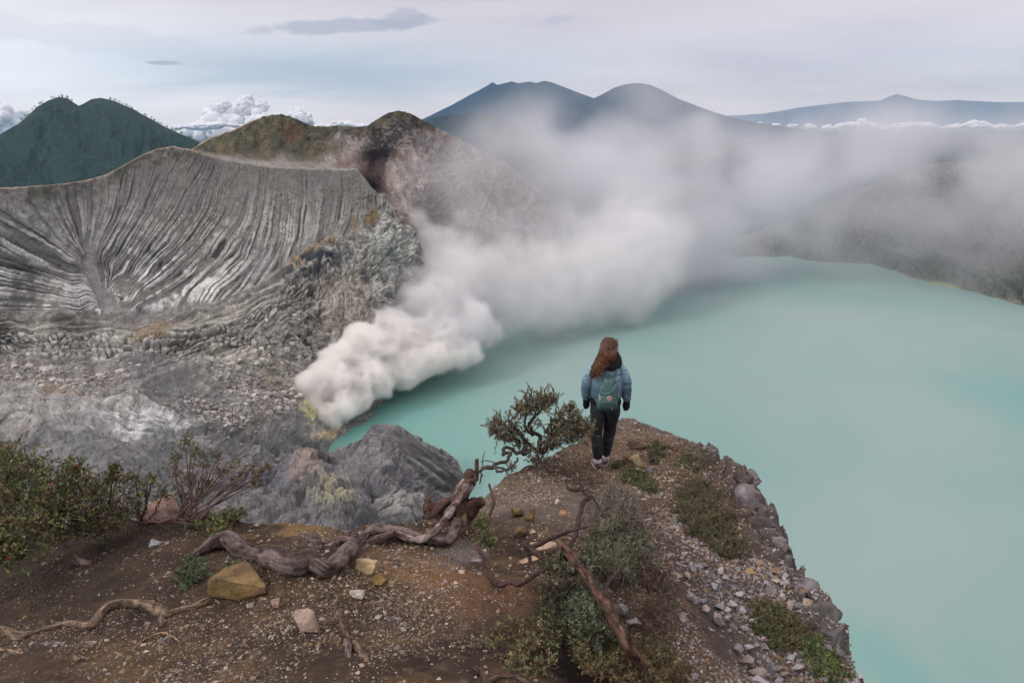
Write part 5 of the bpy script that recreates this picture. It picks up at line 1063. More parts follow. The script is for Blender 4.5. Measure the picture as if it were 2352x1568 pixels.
def shrub(name, label, clumps, stems, pal, seed, leaf=.02, twigs=40, per=12, red=0., redcol=(.24, .07, .04), group=None, cat='shrub', up=.35, stemcol=(.075, .05, .042), twigr=.0013, spread=1., wide=.36, bare=0.):
    """clumps: (u, v, radius on the picture, distance[, depth]); stems: polylines (u, v, d, r) ; leaves sit on real twigs"""
    rs = np.random.RandomState(seed); fol = MB(); st = MB(); base = P(*stems[0][0][:3]) if stems else P(*clumps[0][:2], clumps[0][3])
    pal = np.array(pal)*1.35+.012; red = red*.28
    for pl in stems:
        W3 = [P(p[0], p[1], p[2]) for p in pl]; r = [p[3]*float(px(p[2], p[1])) for p in pl]; n = len(pl)*6; c = spline(W3, n); rr = np.interp(np.linspace(0, 1, n), np.linspace(0, 1, len(r)), r)
        c = c+np.stack([fbm(np.stack([np.arange(n)*.35+rs.uniform(0, 50), np.zeros(n)+j], -1), 2, 3) for j in range(3)], -1)*rr[:, None]*1.6
        V, Fc = tube(c, rr, 8); st.add(V-base, Fc, np.array(stemcol)*rs.uniform(.8, 1.25))
    for cl in clumps:
        u, v, r, d = cl[:4]; c = P(u, v, d); rm = r*float(px(d, v)); m = max(3, int(1.35*twigs*(cl[4] if len(cl) > 4 else 1)))
        n = rs.normal(size=(m, 3)); n[:, 2] += up*1.6; n /= np.linalg.norm(n, axis=1, keepdims=True)
        s0 = c+rs.normal(size=(m, 3))*rm*.34*spread; ln = rm*rs.uniform(.4, 1.25, m)
        for i in range(m):
            if rs.rand() < .12: ln[i] *= 1.5
            t = np.linspace(0, 1, 5)[:, None]; bend = rs.normal(size=3)*.25; path = s0[i]+(n[i]+bend*t*.6)*t*ln[i]
            V, Fc = tube(path, np.linspace(twigr*1.5, twigr*.6, 5)*max(1, d/3.2), 3, False); st.add(V-base, Fc, np.array(stemcol)*rs.uniform(.9, 1.9))
            if rs.rand() < bare: continue
            k = int(per*1.7); tt = rs.uniform(.25, 1, k)[:, None]; pos = s0[i]+(n[i]+bend*tt*.6)*tt*ln[i]
            dr = n[i]*.9+rs.normal(size=(k, 3))*.62; dr[:, 2] += .15
            col = pal[rs.randint(len(pal))]*rs.uniform(.6, 1.45)*(.75+.5*rs.rand(k, 1)); col = np.where(rs.rand(k, 1) < .07, np.array([(.16, .11, .06)]), col)
            if rs.rand() < red: col = np.where(tt > .7, np.array(redcol)*rs.uniform(.8, 1.3), col)
            V, Fc, C = leaves_mesh(pos, dr, leaf*rs.uniform(.45, 1.35, k), col, rs, wide); fol.add(V-base, Fc, C)
    root = tag(put(bpy.data.objects.new(name, None)), label, cat, group); root.location = base
    if fol.V: fol.build('foliage', M_leaf, root, smooth=False)
    st.build('stems', M_twig, root); return root
def clump_rand(rs, poly, n, r0, r1, lift=.0, dd=0.):
    """clumps scattered over a ground patch (centre u, v, radii, angle)"""
    u0, v0, ru, rv, a = poly; out = []
    while len(out) < n:
        x, y = rs.uniform(-1, 1, 2)
        if x*x+y*y > 1: continue
        x *= ru; y *= rv; u = u0+x*math.cos(R(a))-y*math.sin(R(a)); v = v0+x*math.sin(R(a))+y*math.cos(R(a)); d = ghit(u, v)
        if d is None: d = (ghit(u-20, v+20) or 5)
        r = rs.uniform(r0, r1); out.append((u, v-r*lift, r, d-dd))
    return out
def shrubs():
    olive = [(.085, .088, .042), (.105, .102, .050), (.060, .070, .034), (.12, .10, .05), (.15, .12, .075)]
    green = [(.068, .105, .034), (.095, .13, .038), (.050, .075, .028), (.13, .135, .042), (.15, .12, .045), (.08, .085, .045)]
    deep = [(.036, .058, .022), (.050, .075, .028), (.060, .080, .030), (.08, .072, .032)]
    sage = [(.060, .072, .042), (.080, .092, .056), (.045, .055, .032), (.075, .070, .038), (.11, .12, .08)]
    # twisted dwarf tree left of the hiker
    D = 7.0
    T = lambda x, y, r, d=D: (612.5+x*.3515, 673.75+y*.3515, d, r)
    st = [[T(1400, 1150, 3, 6.3), T(1480, 1125, 4, 6.4), T(1560, 1092, 4, 6.6), T(1590, 1035, 4, 6.7), T(1548, 1050, 3.5, 6.7), T(1545, 1020, 3.5, 6.7), T(1600, 1014, 4, 6.8), T(1650, 1050, 4, 6.8), T(1690, 1040, 4, 6.9)],
          [T(1690, 1060, 5, 6.9), T(1682, 1000, 5), T(1675, 940, 4.5), T(1655, 900, 3), T(1610, 870, 2.5)], [T(1800, 1050, 5.5, 7.0), T(1782, 970, 5), T(1742, 900, 4.5), T(1730, 835, 4), T(1790, 770, 3), T(1850, 725, 2)],
          [T(1742, 920, 4), T(1700, 880, 3), T(1690, 800, 2.5), T(1700, 730, 1.6)], [T(1820, 1040, 5, 7.1), T(1835, 975, 4, 7.1), T(1890, 850, 3, 7.1), T(1960, 750, 2, 7.1), T(2000, 720, 1.2)], [T(1835, 975, 3), T(1930, 900, 3), T(2010, 840, 2), T(2060, 850, 1.5)],
          [T(1675, 940, 3), T(1600, 900, 2.5), T(1530, 860, 2), T(1490, 850, 1.2)], [T(1660, 960, 3), T(1590, 950, 2.4), T(1560, 920, 1.6)], [T(1782, 980, 3), T(1860, 940, 2.5), T(1900, 880, 2)], [T(1690, 1045, 3.5, 6.8), T(1740, 1000, 3, 6.9), T(1700, 960, 2.5)], [T(1730, 835, 3), T(1760, 760, 2), T(1770, 690, 1.2)],
          [T(1480, 1128, 3, 6.4), T(1520, 1165, 3, 6.3), T(1600, 1130, 3, 6.4), T(1640, 1080, 2.5, 6.6)], [T(1400, 1155, 3, 6.3), T(1440, 1125, 2.5, 6.4), T(1560, 1150, 2.5, 6.4)], [T(1395, 1160, 2, 6.3), T(1405, 1200, 2, 6.2), T(1390, 1240, 1.2, 6.2)], [T(1420, 1150, 1.5, 6.3), T(1410, 1090, 1.2, 6.4), T(1425, 1030, .8, 6.4)], [T(1500, 1110, 1.5, 6.5), T(1440, 1090, 1, 6.5), T(1400, 1100, .8, 6.5)]]
    cp = [(1500, 860, 20), (1545, 905, 24), (1590, 850, 20), (1570, 950, 18), (1620, 920, 20), (1490, 900, 14), (1700, 720, 20), (1760, 700, 22), (1820, 690, 20), (1870, 695, 12), (1690, 780, 15), (1650, 760, 12), (1750, 760, 15), (1820, 740, 14), (1930, 800, 18), (1990, 760, 16), (2020, 820, 18), (1900, 870, 20), (1960, 870, 20), (2060, 860, 18), (2090, 880, 14), (2110, 900, 16), (2040, 930, 18), (1980, 940, 18), (1900, 970, 16), (1860, 1000, 14), (1790, 1080, 12, .6), (1750, 1100, 12, .6), (1600, 1150, 12, .4), (1860, 920, 18), (1950, 920, 18), (2010, 900, 18), (1700, 1010, 14, .5), (1760, 1040, 16, .5), (1820, 1000, 14, .5), (1700, 900, 12, .4), (1770, 850, 14, .4), (1640, 990, 10, .4)]
    cl = [(612.5+x[0]*.3515, 673.75+x[1]*.3515, x[2], D+(.1 if i % 2 else -.12), (x[3] if len(x) > 3 else 1)) for i, x in enumerate(cp)]
    shrub('tree', 'small twisted bushy tree clinging to the slope left of the hiker', cl, st, olive, 11, .029, 34, 9, .12, (.16, .085, .05), cat='tree', stemcol=(.055, .04, .038), twigr=.0014, up=.5, wide=.34, bare=.15, spread=1.35)
    # leafy shrubs along the left edge
    rs = np.random.RandomState(3)
    def bush(lab, cs, sd, pal=green, red=.12, tw=34, per=12, leaf=.022, base=None, **kw):
        cs = [(c[0], c[1]+14, c[2]*1.1)+tuple(c[3:]) for c in cs]; tw = int(tw*1.2); kw.setdefault('bare', .25); kw.setdefault('spread', 1.35)
        b = base or (cs[0][0], 1215, 4.4)
        st = [[(b[0]+rs.uniform(-12, 12), b[1], b[2], 3), ((b[0]+c[0])/2+rs.uniform(-10, 10), (b[1]+c[1])/2+8, (b[2]+c[3])/2, 2.2), (c[0], c[1], c[3], 1.2)] for c in cs]
        return shrub('shrub', lab, cs, st, pal, sd, leaf, tw, per, red, group='leafy shrubs along the left edge', **kw)
    bush('dense green and red tipped shrub at the left edge of the frame, nearest the eye', [(-20, 1120, 55, 3.8), (20, 1150, 50, 3.8), (0, 1200, 50, 3.75), (60, 1200, 45, 3.7), (-20, 1250, 40, 3.6), (30, 1245, 38, 3.65), (30, 1090, 40, 3.9), (-10, 1060, 38, 3.95), (15, 1268, 22, 3.6)], 21, red=.12, tw=60, leaf=.024, base=(0, 1270, 3.6))
    bush('tallest red tipped shrub rising above the others at the left edge', [(5, 1050, 28, 4.3, .6), (35, 1048, 24, 4.3, .6), (60, 1070, 32, 4.3, .7), (20, 1075, 36, 4.3), (90, 1075, 30, 4.3), (10, 1020, 12, 4.3, .3)], 22, red=.35, tw=46, base=(40, 1200, 4.4))
    bush('olive green shrub second from the left edge', [(110, 1120, 45, 4.1), (150, 1095, 34, 4.2), (90, 1160, 45, 4.0), (140, 1170, 42, 4.0), (170, 1135, 40, 4.1), (120, 1210, 35, 3.9), (175, 1060, 18, 4.2, .5)], 23, red=.1, tw=56, base=(125, 1225, 4.0))
    bush('yellowish leafy shrub between the olive one and the pink rock', [(200, 1110, 34, 4.3), (235, 1130, 36, 4.25), (215, 1170, 40, 4.2), (260, 1165, 36, 4.2), (190, 1195, 30, 4.1), (270, 1090, 22, 4.3, .6), (265, 1065, 10, 4.3, .5), (245, 1200, 26, 4.1)], 24, pal=[(.075, .09, .028), (.10, .10, .03), (.05, .06, .022), (.11, .075, .03)], red=.16, tw=46, base=(230, 1215, 4.2))
    bush('thin open shrub just left of the pink craggy rock', [(300, 1130, 28, 4.4, .7), (335, 1110, 24, 4.4, .6), (310, 1090, 20, 4.4, .6), (350, 1085, 14, 4.4, .5), (290, 1165, 26, 4.35), (375, 1120, 20, 4.5, .6)], 25, red=.25, tw=26, per=9, base=(330, 1200, 4.4))
    # open twiggy bush right of the pink rock: many bare stems fanning out to leafy ends
    tips = [(405, 1060, 20), (425, 1020, 16), (450, 1040, 18), (400, 1090, 18), (470, 1065, 20), (500, 1050, 20), (510, 1085, 18), (540, 1065, 18), (545, 1095, 18), (575, 1080, 18), (600, 1090, 16), (618, 1075, 12), (590, 1110, 12), (440, 1100, 16), (480, 1110, 16), (455, 1140, 14), (420, 1140, 14), (555, 1180, 10)]
    st = []
    for i, t in enumerate(tips):
        m = (430+(t[0]-430)*.45+rs.uniform(-8, 8), 1195-(1195-t[1])*.45, 4.4)
        st.append([(430+rs.uniform(-30, 30), 1196+rs.uniform(-6, 4), 4.35, 2.6), m+(1.8,), (t[0], t[1], 4.5, .8)])
        for k in range(2): st.append([m+(1.3,), ((m[0]+t[0])/2+rs.uniform(-14, 14), (m[1]+t[1])/2+rs.uniform(-10, 10), 4.4, .9), (t[0]+rs.uniform(-20, 20), t[1]+rs.uniform(-5, 25), 4.45, .5)])
    shrub('shrub', 'open twiggy shrub with leafy ends reaching right over the crater', [(a, b, r, 4.48, .6) for a, b, r in tips], st, olive+[(.05, .075, .025)], 26, .02, 22, 9, .12, group='leafy shrubs along the left edge', stemcol=(.11, .07, .06))
    st = [[(330+i*14, 1182+rs.uniform(0, 24), 4.2, 1.6), (365+i*12, 1190+rs.uniform(-8, 12), 4.15, 1.8), (400+i*14, 1196+rs.uniform(-20, 14), 4.15, .9)] for i in range(6)]
    shrub('branch', 'heap of bare reddish twigs lying below the pink craggy rock', [(380, 1195, 12, 4.2, .3)], st, olive, 27, .012, 8, 2, cat='branch', stemcol=(.10, .06, .05), bare=.9)
    def mat_(lab, poly, n, r0, r1, pal, sd, leaf=.018, tw=20, per=10, red=.05, lift=.4, nm='shrub', cat='shrub', dd=0., grp=None, bare=0., sc=(.075, .055, .042), **kw):
        q = np.random.RandomState(sd); cs = clump_rand(q, poly, n, r0, r1, lift, dd)
        st = [[(c[0]+q.uniform(-6, 6), c[1]+c[2], c[3]+.02, 1.6), (c[0], c[1], c[3], .9)] for c in cs[::2]]
        return shrub(nm, lab, cs, st, pal, sd, leaf, tw, per, red, cat=cat, group=grp, bare=bare, stemcol=sc, **kw)
    mat_('green sprig growing over the ochre earth left of the driftwood', (530, 1205, 34, 22, 0), 9, 14, 20, green, 31, .02, 16, 8, nm='plant', cat='plant')
    mat_('low leafy plant between the pink rock and the driftwood end', (470, 1218, 34, 18, 0), 9, 14, 20, green, 32, .02, 16, 8, nm='plant', cat='plant')
    mat_('ferny green plant left of the flat ochre boulder', (445, 1325, 28, 36, 0), 12, 12, 20, [(.05, .085, .035), (.07, .11, .05), (.04, .06, .028)], 33, .02, 14, 8, nm='plant', cat='plant')
    mat_('tuft sprouting on top of the flat ochre boulder', (535, 1300, 12, 7, 0), 3, 9, 12, [(.05, .085, .035), (.07, .10, .05)], 34, .014, 10, 6, nm='plant', cat='plant', dd=.1)
    mat_('bright green sprig at the foot of the driftwood stump', (1108, 1225, 18, 34, -20), 8, 12, 18, [(.08, .11, .03), (.06, .085, .03), (.11, .12, .04)], 35, .024, 13, 7, nm='plant', cat='plant', dd=.25)
    # the tangle in the middle foreground
    mat_('sage green shrub with grey twigs round the dead snag', (1405, 1200, 66, 56, 30), 44, 18, 30, sage+olive, 41, .018, 24, 8, .03, lift=.9, bare=.4, sc=(.16, .13, .12), dd=.1)
    mat_('sage leafed shrub draped over the upper end of the fallen trunk', (1290, 1312, 70, 16, 4), 20, 14, 20, sage, 42, .02, 24, 9, .05, lift=.6, dd=.35)
    mat_('dense grey green shrub right of the fallen trunk', (1425, 1285, 70, 56, 20), 50, 20, 32, sage+deep, 43, .02, 28, 9, .04, lift=.8, dd=.15, bare=.2, sc=(.12, .095, .09))
    mat_('dark green shrub hanging under the fallen trunk', (1352, 1418, 40, 60, -15), 26, 16, 28, [(.045, .065, .035), (.06, .085, .045), (.035, .045, .025), (.07, .075, .04)], 44, .02, 30, 10, .0, lift=.3, dd=.12)
    mat_('shadowy tangle of black stems and leaves below the trunk', (1300, 1430, 70, 70, 30), 34, 20, 34, deep, 45, .018, 22, 5, .0, lift=.2, bare=.55, sc=(.03, .024, .022))
    mat_('yellow green shrub along the bottom edge at the centre', (1210, 1500, 90, 60, 10), 34, 14, 24, [(.085, .10, .035), (.10, .10, .035), (.06, .07, .03), (.13, .11, .05)], 46, .018, 13, 7, .12, lift=.5, bare=.45, sc=(.09, .055, .045))
    mat_('twiggy brown and green shrub in the bottom edge right of centre', (1450, 1530, 130, 44, 8), 60, 18, 28, [(.085, .09, .032), (.11, .095, .04), (.05, .055, .025), (.14, .10, .05)], 47, .018, 24, 8, .1, lift=.6, bare=.35, sc=(.12, .08, .06))
    mat_('straggly dry shrub of grey twigs right of the fallen trunk', (1490, 1390, 60, 84, -10), 46, 20, 34, [(.08, .075, .04), (.10, .05, .035), (.06, .065, .035)], 48, .016, 20, 5, .2, lift=.5, bare=.7, )
    mat_('dark red leaved shrub at the lower right of the tangle', (1500, 1345, 26, 30, 0), 10, 14, 20, [(.09, .035, .028), (.07, .045, .03), (.055, .05, .028)], 49, .017, 18, 6, .3, bare=.4)
    # mats of green on the right-hand slope
    mat_('big dark green mat of shrub on the slope below the outcrop', (1632, 1200, 56, 100, -38), 120, 12, 22, deep+[(.055, .065, .025), (.09, .07, .035)], 51, .015, 24, 10, .05, bare=.2, lift=.3)
    mat_('round green mat of shrub near the top of the cliff edge', (1590, 1068, 30, 24, 30), 26, 10, 15, deep+green[:2], 52, .02, 20, 8, .0, lift=.3)
    mat_('green mat of shrub right of the hiker\'s boulders', (1510, 1045, 20, 24, 20), 16, 9, 14, deep+green[:2], 53, .02, 20, 8, .0, lift=.3)
    mat_('green mat of shrub below the whitish stone by the path', (1468, 1112, 40, 22, 24), 30, 9, 14, deep+green[:2], 54, .02, 20, 8, .0, lift=.3)
    mat_('little patch of green at the hiker\'s heel', (1420, 1068, 16, 7, 0), 8, 6, 9, deep+green[:2], 55, .015, 12, 6, .0, lift=.3, nm='plant', cat='plant')
    mat_('olive and russet shrub mat low on the right-hand slope', (1790, 1452, 70, 40, 35), 62, 12, 20, deep+[(.08, .085, .03), (.11, .06, .035)], 56, .018, 22, 9, .12, lift=.4)
    mat_('green shrub mat at the foot of the cliff edge, bottom right', (1895, 1530, 60, 34, 50), 46, 12, 20, green[:3]+[(.07, .09, .03)], 57, .018, 24, 10, .0, lift=.4)
    mat_('dead twiggy patch between the two big green mats', (1700, 1270, 22, 28, -20), 10, 10, 16, deep, 58, .015, 14, 5, .2, bare=.6)
if 'near' not in SKIP: shrubs()
# ================================================================== THE HIKER
def baked(mb, name, voxel, smooth, mat, parent, post=None, its=8, loc=None):
    """fuse overlapping limbs into one continuous skin, then add folds"""
    me = raw_mesh(name+'_raw', np.concatenate(mb.V), np.concatenate(mb.F), None, None)
    o = bpy.data.objects.new(name+'_raw', me); COL.objects.link(o)
    r = o.modifiers.new('r', 'REMESH'); r.mode = 'VOXEL'; r.voxel_size = voxel
    s = o.modifiers.new('s', 'SMOOTH'); s.factor = .5; s.iterations = its
    dg = bpy.context.evaluated_depsgraph_get(); m2 = bpy.data.meshes.new_from_object(o.evaluated_get(dg))
    n = len(m2.vertices); V = np.empty(n*3, np.float32); m2.vertices.foreach_get('co', V); V = V.reshape(-1, 3).astype(float)
    N = np.empty(n*3, np.float32); m2.vertices.foreach_get('normal', N); N = N.reshape(-1, 3)
    C = np.full((n, 3), .2)
    if post: V, C = post(V, N)
    m2.vertices.foreach_set('co', V.astype(np.float32).ravel()); setcol(m2, C); m2.materials.clear(); m2.materials.append(mat)
    m2.polygons.foreach_set('use_smooth', np.ones(len(m2.polygons), bool)); m2.name = name; m2.update()
    bpy.data.objects.remove(o); bpy.data.meshes.remove(me)
    return obj(name, m2, parent)
def etube(mb, pts, rx, ry, seg=20, n=None):
    """tube of elliptical section standing roughly along z: rx across, ry fore and aft"""
    pts = np.asarray(pts, float); n = n or len(pts)*6; c = spline(pts, n); t = np.linspace(0, 1, n); k = np.linspace(0, 1, len(pts))
    RX = np.interp(t, k, rx); RY = np.interp(t, k, ry)
    T, _, _ = frames(c); X = np.array([1., 0, 0])-T*T[:, :1]; X /= np.linalg.norm(X, axis=1, keepdims=True); Y = np.cross(T, X)
    a = np.arange(seg)*2*math.pi/seg
    V = c[:, None]+X[:, None]*np.cos(a)[None, :, None]*RX[:, None, None]+Y[:, None]*np.sin(a)[None, :, None]*RY[:, None, None]
    V = V.reshape(-1, 3); F_ = grid_faces(n, seg, True); F_ = np.concatenate([F_[:, [0, 1, 2]], F_[:, [0, 2, 3]]])
    m = len(V); V = np.concatenate([V, c[:1]-T[:1]*RY[0]*.3, c[-1:]+T[-1:]*RY[-1]*.3]); j = np.arange(seg); j2 = (j+1) % seg; b = (n-1)*seg
    F_ = np.concatenate([F_, np.stack([j2, j, j*0+m], -1), np.stack([b+j, b+j2, j*0+m+1], -1)])
    mb.add(V, F_, (1, 1, 1))
def ball(mb, c, r, k=3):
    V, F_ = ico(k); mb.add(V*np.array(r)+np.array(c), F_, (1, 1, 1))
def person():
    D0 = ghit(1385, 1070); B = P(1384, 1070, D0)
    foot = np.array([B[0], B[1], gz(B[0], B[1], False)])
    H = float(P(1384, 777, D0+.02)[2]-foot[2]); S = H/1.68; print('hiker', D0, H)
    root = tag(put(bpy.data.objects.new('person', None)), 'person in denim jacket and black trousers standing with back turned above the lake', 'person'); root.location = foot; root.scale = (S, S, S)
    # local axes: x right in the picture, y away from the camera, z up, feet at 0, 1.68 tall
    ms = mat_tone('skin', 20., .08, 0, rough=.6, sss=.1)
    def cloth(nm, sc, bump, rough=.9): return mat_tone(nm, sc, .12, bump, .004, rough=rough, fine=6.)
    zl = float(gz(foot[0]-.075*S, foot[1]-.04)-foot[2])/S; zr = float(gz(foot[0]+.06*S, foot[1]+.17)-foot[2])/S
    print('feet', zl, zr)
    FL = np.array([-.072, -.05, zl]); FR = np.array([.052, .16, zr])
    def foldf(V, N, amp, sc, s, ax=(1, 1, 1)): return V+N*(fbm(V*sc*np.array(ax), 4, s, ridge=True)*amp)[:, None]
    # --- body: one continuous figure
    b = MB(); etube(b, [(0, 0, .86), (0, .005, .95), (0, .01, 1.08), (0, 0, 1.22), (0, 0, 1.34), (0, -.01, 1.40)], [.15, .15, .13, .135, .12, .07], [.10, .10, .09, .095, .08, .055])
    etube(b, [(0, -.01, 1.38), (.004, .0, 1.43), (.012, .015, 1.50)], [.055, .05, .05], [.055, .05, .05], 14)
    ball(b, (.015, .02, 1.585), (.076, .095, .112)); ball(b, (.03, .10, 1.57), (.014, .022, .018), 2); ball(b, (.022, .075, 1.52), (.04, .035, .03), 2)
    ball(b, (-.062, .022, 1.575), (.012, .02, .03), 2); ball(b, (.092, .026, 1.575), (.012, .02, .03), 2)
    sh = {}
    for s, e, w, nm in ((-1, (-.232, .0, 1.10), (-.228, .03, .88), 'L'), (1, (.232, -.01, 1.10), (.262, .03, .855), 'R')):
        etube(b, [(s*.10, 0, 1.33), (s*.145, 0, 1.305), (s*.195, 0, 1.2), e, ((e[0]+w[0])/2, .015, (e[2]+w[2])/2), w], [.04, .042, .040, .038, .034, .026], [.04, .045, .042, .038, .034, .022], 14)
        w = np.array(w); h = w+np.array([0, .012, -.055]); etube(b, [w, h], [.022, .034], [.017, .016], 12, 6)
        for i, (dx, ln) in enumerate(((-.024, .062), (-.008, .072), (.008, .068), (.023, .054))):
            q = h+np.array([dx*.9, 0, -.01]); etube(b, [q, q+np.array([dx*.15, .008, -ln*.5]), q+np.array([0, .026, -ln*.92])], [.0085, .0082, .0065], [.0085, .0082, .0065], 8, 8)
        q = w+np.array([-s*.02, .02, -.02]); etube(b, [q, q+np.array([-s*.014, .024, -.026]), q+np.array([-s*.008, .034, -.052])], [.011, .0095, .008], [.011, .0095, .008], 8, 8)
    for s, f, kx in ((-1, FL, -.095), (1, FR, .08)):
        k = np.array([kx, f[1]*.5+.03, .46+f[2]*.5]); a = f+np.array([0, -.02, .09])
        etube(b, [(s*.075, .0, .90), (s*.085, .01, .75), k, (k+a)/2+np.array([0, -.03, .02]), a], [.088, .082, .056, .052, .036], [.09, .085, .058, .056, .038], 16)
        etube(b, [a+np.array([0, -.03, -.01]), f+np.array([s*.006, .05, .045]), f+np.array([s*.012, .16, .03])], [.032, .038, .036], [.035, .03, .02], 12)
    baked(b, 'body', .0055, .5, ms, root, lambda V, N: (V, np.broadcast_to(np.array([.45, .28, .21]), V.shape)), 3)
    # --- trousers
    t = MB(); etube(t, [(0, 0, 1.02), (0, .0, .96), (0, .0, .88), (0, .005, .82)], [.140, .163, .170, .14], [.112, .128, .125, .10])
    for s, f, kx in ((-1, FL, -.095), (1, FR, .08)):
        k = np.array([kx, f[1]*.5+.02, .47+f[2]*.5]); a = f+np.array([0, -.02, .165])
        etube(t, [(s*.078, .0, .90), (s*.088, .0, .76), (k+np.array([s*.088, 0, .76]))/2, k, (k+a)/2+np.array([0, -.02, 0]), a], [.094, .096, .083, .072, .064, .054], [.108, .102, .088, .076, .072, .062], 20)
    def pt(V, N):
        V = V+N*(fbm(V*np.array([7, 7, 11]), 4, 5, ridge=True)*.010*(1-.5*np.exp(-((V[:, 2]-.62)/.2)**2)))[:, None]
        C = mix(np.broadcast_to(np.array([.022, .023, .027]), V.shape), (.036, .037, .042), sstep(-.1, .5, fbm(V*9, 3, 8))); return V, C
    baked(t, 'trousers', .008, .5, cloth('black_denim', 60., .25), root, pt, 4)
    # --- hooded top: hem, hood and cuffs show
    hd = MB(); etube(hd, [(0, .0, .855), (0, 0, .91), (0, 0, 1.0)], [.190, .188, .172], [.14, .138, .12]); etube(hd, [(0, 0, 1.0), (0, 0, 1.3), (0, -.01, 1.38)], [.165, .175, .12], [.12, .125, .09])
    hood = MB()
    for a_, (z, ry, rr) in enumerate(((1.405, .105, .052), (1.45, .10, .046), (1.49, .088, .034))):
        an = np.linspace(-.35, math.pi+.35, 16); c = np.stack([.022+np.cos(an)*ry*1.02, -.022-np.sin(an)*ry*.86, z+0*an-.03*np.sin(an)], -1)
        V, F_ = tube(c, rr*(.75+.35*np.sin(np.clip(an, 0, math.pi))), 12); hood.add(V, F_, (1, 1, 1))
    ball(hood, (.03, -.10, 1.375), (.085, .05, .055))
    ball(hood, (.0, -.085, 1.42), (.10, .06, .06))
    blk = cloth('black_fleece', 50., .2)
    def ph(V, N): return foldf(V, N, .006, 14, 9), np.broadcast_to(np.array([.013, .013, .015]), V.shape)
    hm = baked(hd, 'hooded_top', .010, .5, blk, root, ph, 3); baked(hood, 'hood', .008, .5, blk, hm, ph, 4)
    for w in ((-.230, .028, .895), (.264, .03, .87)):
        c_ = MB(); w = np.array(w); etube(c_, [w+np.array([0, 0, .03]), w, w+np.array([0, .006, -.035]), w+np.array([0, .014, -.085]), w+np.array([0, .022, -.118])], [.040, .040, .042, .040, .026], [.037, .034, .032, .032, .026], 14); baked(c_, 'cuff', .006, .5, blk, hm, ph, 2)
    # --- denim jacket with batwing sleeves
    j = MB(); etube(j, [(0, -.0, .945), (0, -.0, 1.0), (0, -.0, 1.1), (0, -.0, 1.2), (0, .0, 1.31), (0, .0, 1.37), (0, 0, 1.41)], [.182, .196, .200, .192, .166, .12, .075], [.145, .158, .158, .150, .130, .10, .07], 28)
    for s, e, w in ((-1, (-.236, .0, 1.09), (-.238, .022, .92)), (1, (.236, -.01, 1.08), (.262, .024, .895))):
        etube(j, [(s*.08, 0, 1.37), (s*.13, 0, 1.35), (s*.185, 0, 1.26), (s*.222, -.005, 1.17), e, ((e[0]*.55+w[0]*.45), .01, (e[2]+w[2])/2), w], [.045, .055, .062, .062, .060, .054, .042], [.06, .07, .072, .070, .066, .056, .042], 22)
    def pj(V, N):
        arm = sstep(.16, .21, np.abs(V[:, 0])); V = V+N*(fbm(V*np.array([9, 9, 24]), 4, 15, ridge=True)*.017*arm)[:, None]+N*(fbm(V*np.array([12, 6, 7]), 4, 16, ridge=True)*.008*(1-arm))[:, None]
        f = fbm(V*8, 4, 17); up = sstep(1.05, 1.36, V[:, 2])
        C = mix(np.broadcast_to(np.array([.085, .155, .205]), V.shape), (.25, .36, .45), up*.9); C = mix(C, (.34, .45, .53), sstep(.1, .6, f)*.5*(.5+.5*up)); C = mix(C, (.05, .10, .135), sstep(.15, .6, -f)*.6)  # denim painted lighter towards the shoulders, light from above put into the colour
        seam = (np.abs(V[:, 2]-1.262) < .005) & (np.abs(V[:, 0]) < .2); C[seam] = (.05, .09, .12)
        for x in (-.075, .09): C[(np.abs(V[:, 0]-x-(1.26-V[:, 2])*.12*np.sign(x)*-1) < .004) & (V[:, 2] < 1.26) & (V[:, 1] < 0) & (V[:, 2] > .98)] = (.06, .10, .13)
        C[(np.abs(np.abs(V[:, 0])-.158) < .004) & (V[:, 2] > 1.18)] = (.06, .11, .15)
        C[(V[:, 2] < .985) & (np.abs(V[:, 0]) < .215)] *= .85; return V, C
    den = cloth('denim', 90., .35); jo = baked(j, 'jacket', .0075, .5, den, root, pj, 3)
    wb = MB()
    for x in (-1, 1): ball(wb, (x*.2, -.045, 1.035), (.006, .006, .006), 1)
    for w in ((-.236, .022, .915), (.263, .026, .89)):
        c_ = MB(); w = np.array(w); etube(c_, [w+np.array([0, 0, .028]), w+np.array([0, 0, -.014])], [.046, .044], [.045, .043], 18, 6); baked(c_, 'cuff', .006, .5, den, jo, lambda V, N: (V, np.broadcast_to(np.array([.075, .14, .19]), V.shape)), 1)
    # --- hair: long strands falling over the left shoulder
    hr = MB(); rs = np.random.RandomState(2)
    ball(hr, (.012, .0, 1.592), (.089, .102, .108))
    hs = []
    for i in range(520):
        an = rs.uniform(-1.25*math.pi/2, 1.0*math.pi/2) ; ph_ = rs.uniform(.0, 1.15)
        n = np.array([math.sin(an)*math.sin(ph_+.25), -math.cos(an)*math.sin(ph_+.25), math.cos(ph_+.25)])
        p0 = np.array([.012, .0, 1.592])+n*np.array([.098, .108, .113])
        ex = -.100+.090*(n[0])+rs.normal()*.024; ez = 1.275+.09*(n[0]+.5)+rs.uniform(-.02, .10)+.12*max(0, n[0])
        side = np.array([-.012+n[0]*.118, -.112-.012*rs.rand(), 1.52+.02*rs.normal()])
        if n[0] > .55: side[0] -= .02
        p2 = side*.55+np.array([ex, -.16, 1.38])*.45; p3 = np.array([ex, -.162-.018*rs.rand(), (ez+1.38)/2+.02]); p4 = np.array([ex+rs.normal()*.012, -.165-.02*rs.rand(), ez])
        pth = [p0, side, p2, p3, p4]
        hs.append((pth, rs.uniform(.0045, .009)))
    col = np.array([(.085, .038, .020), (.115, .052, .026), (.060, .028, .017), (.150, .070, .034)])
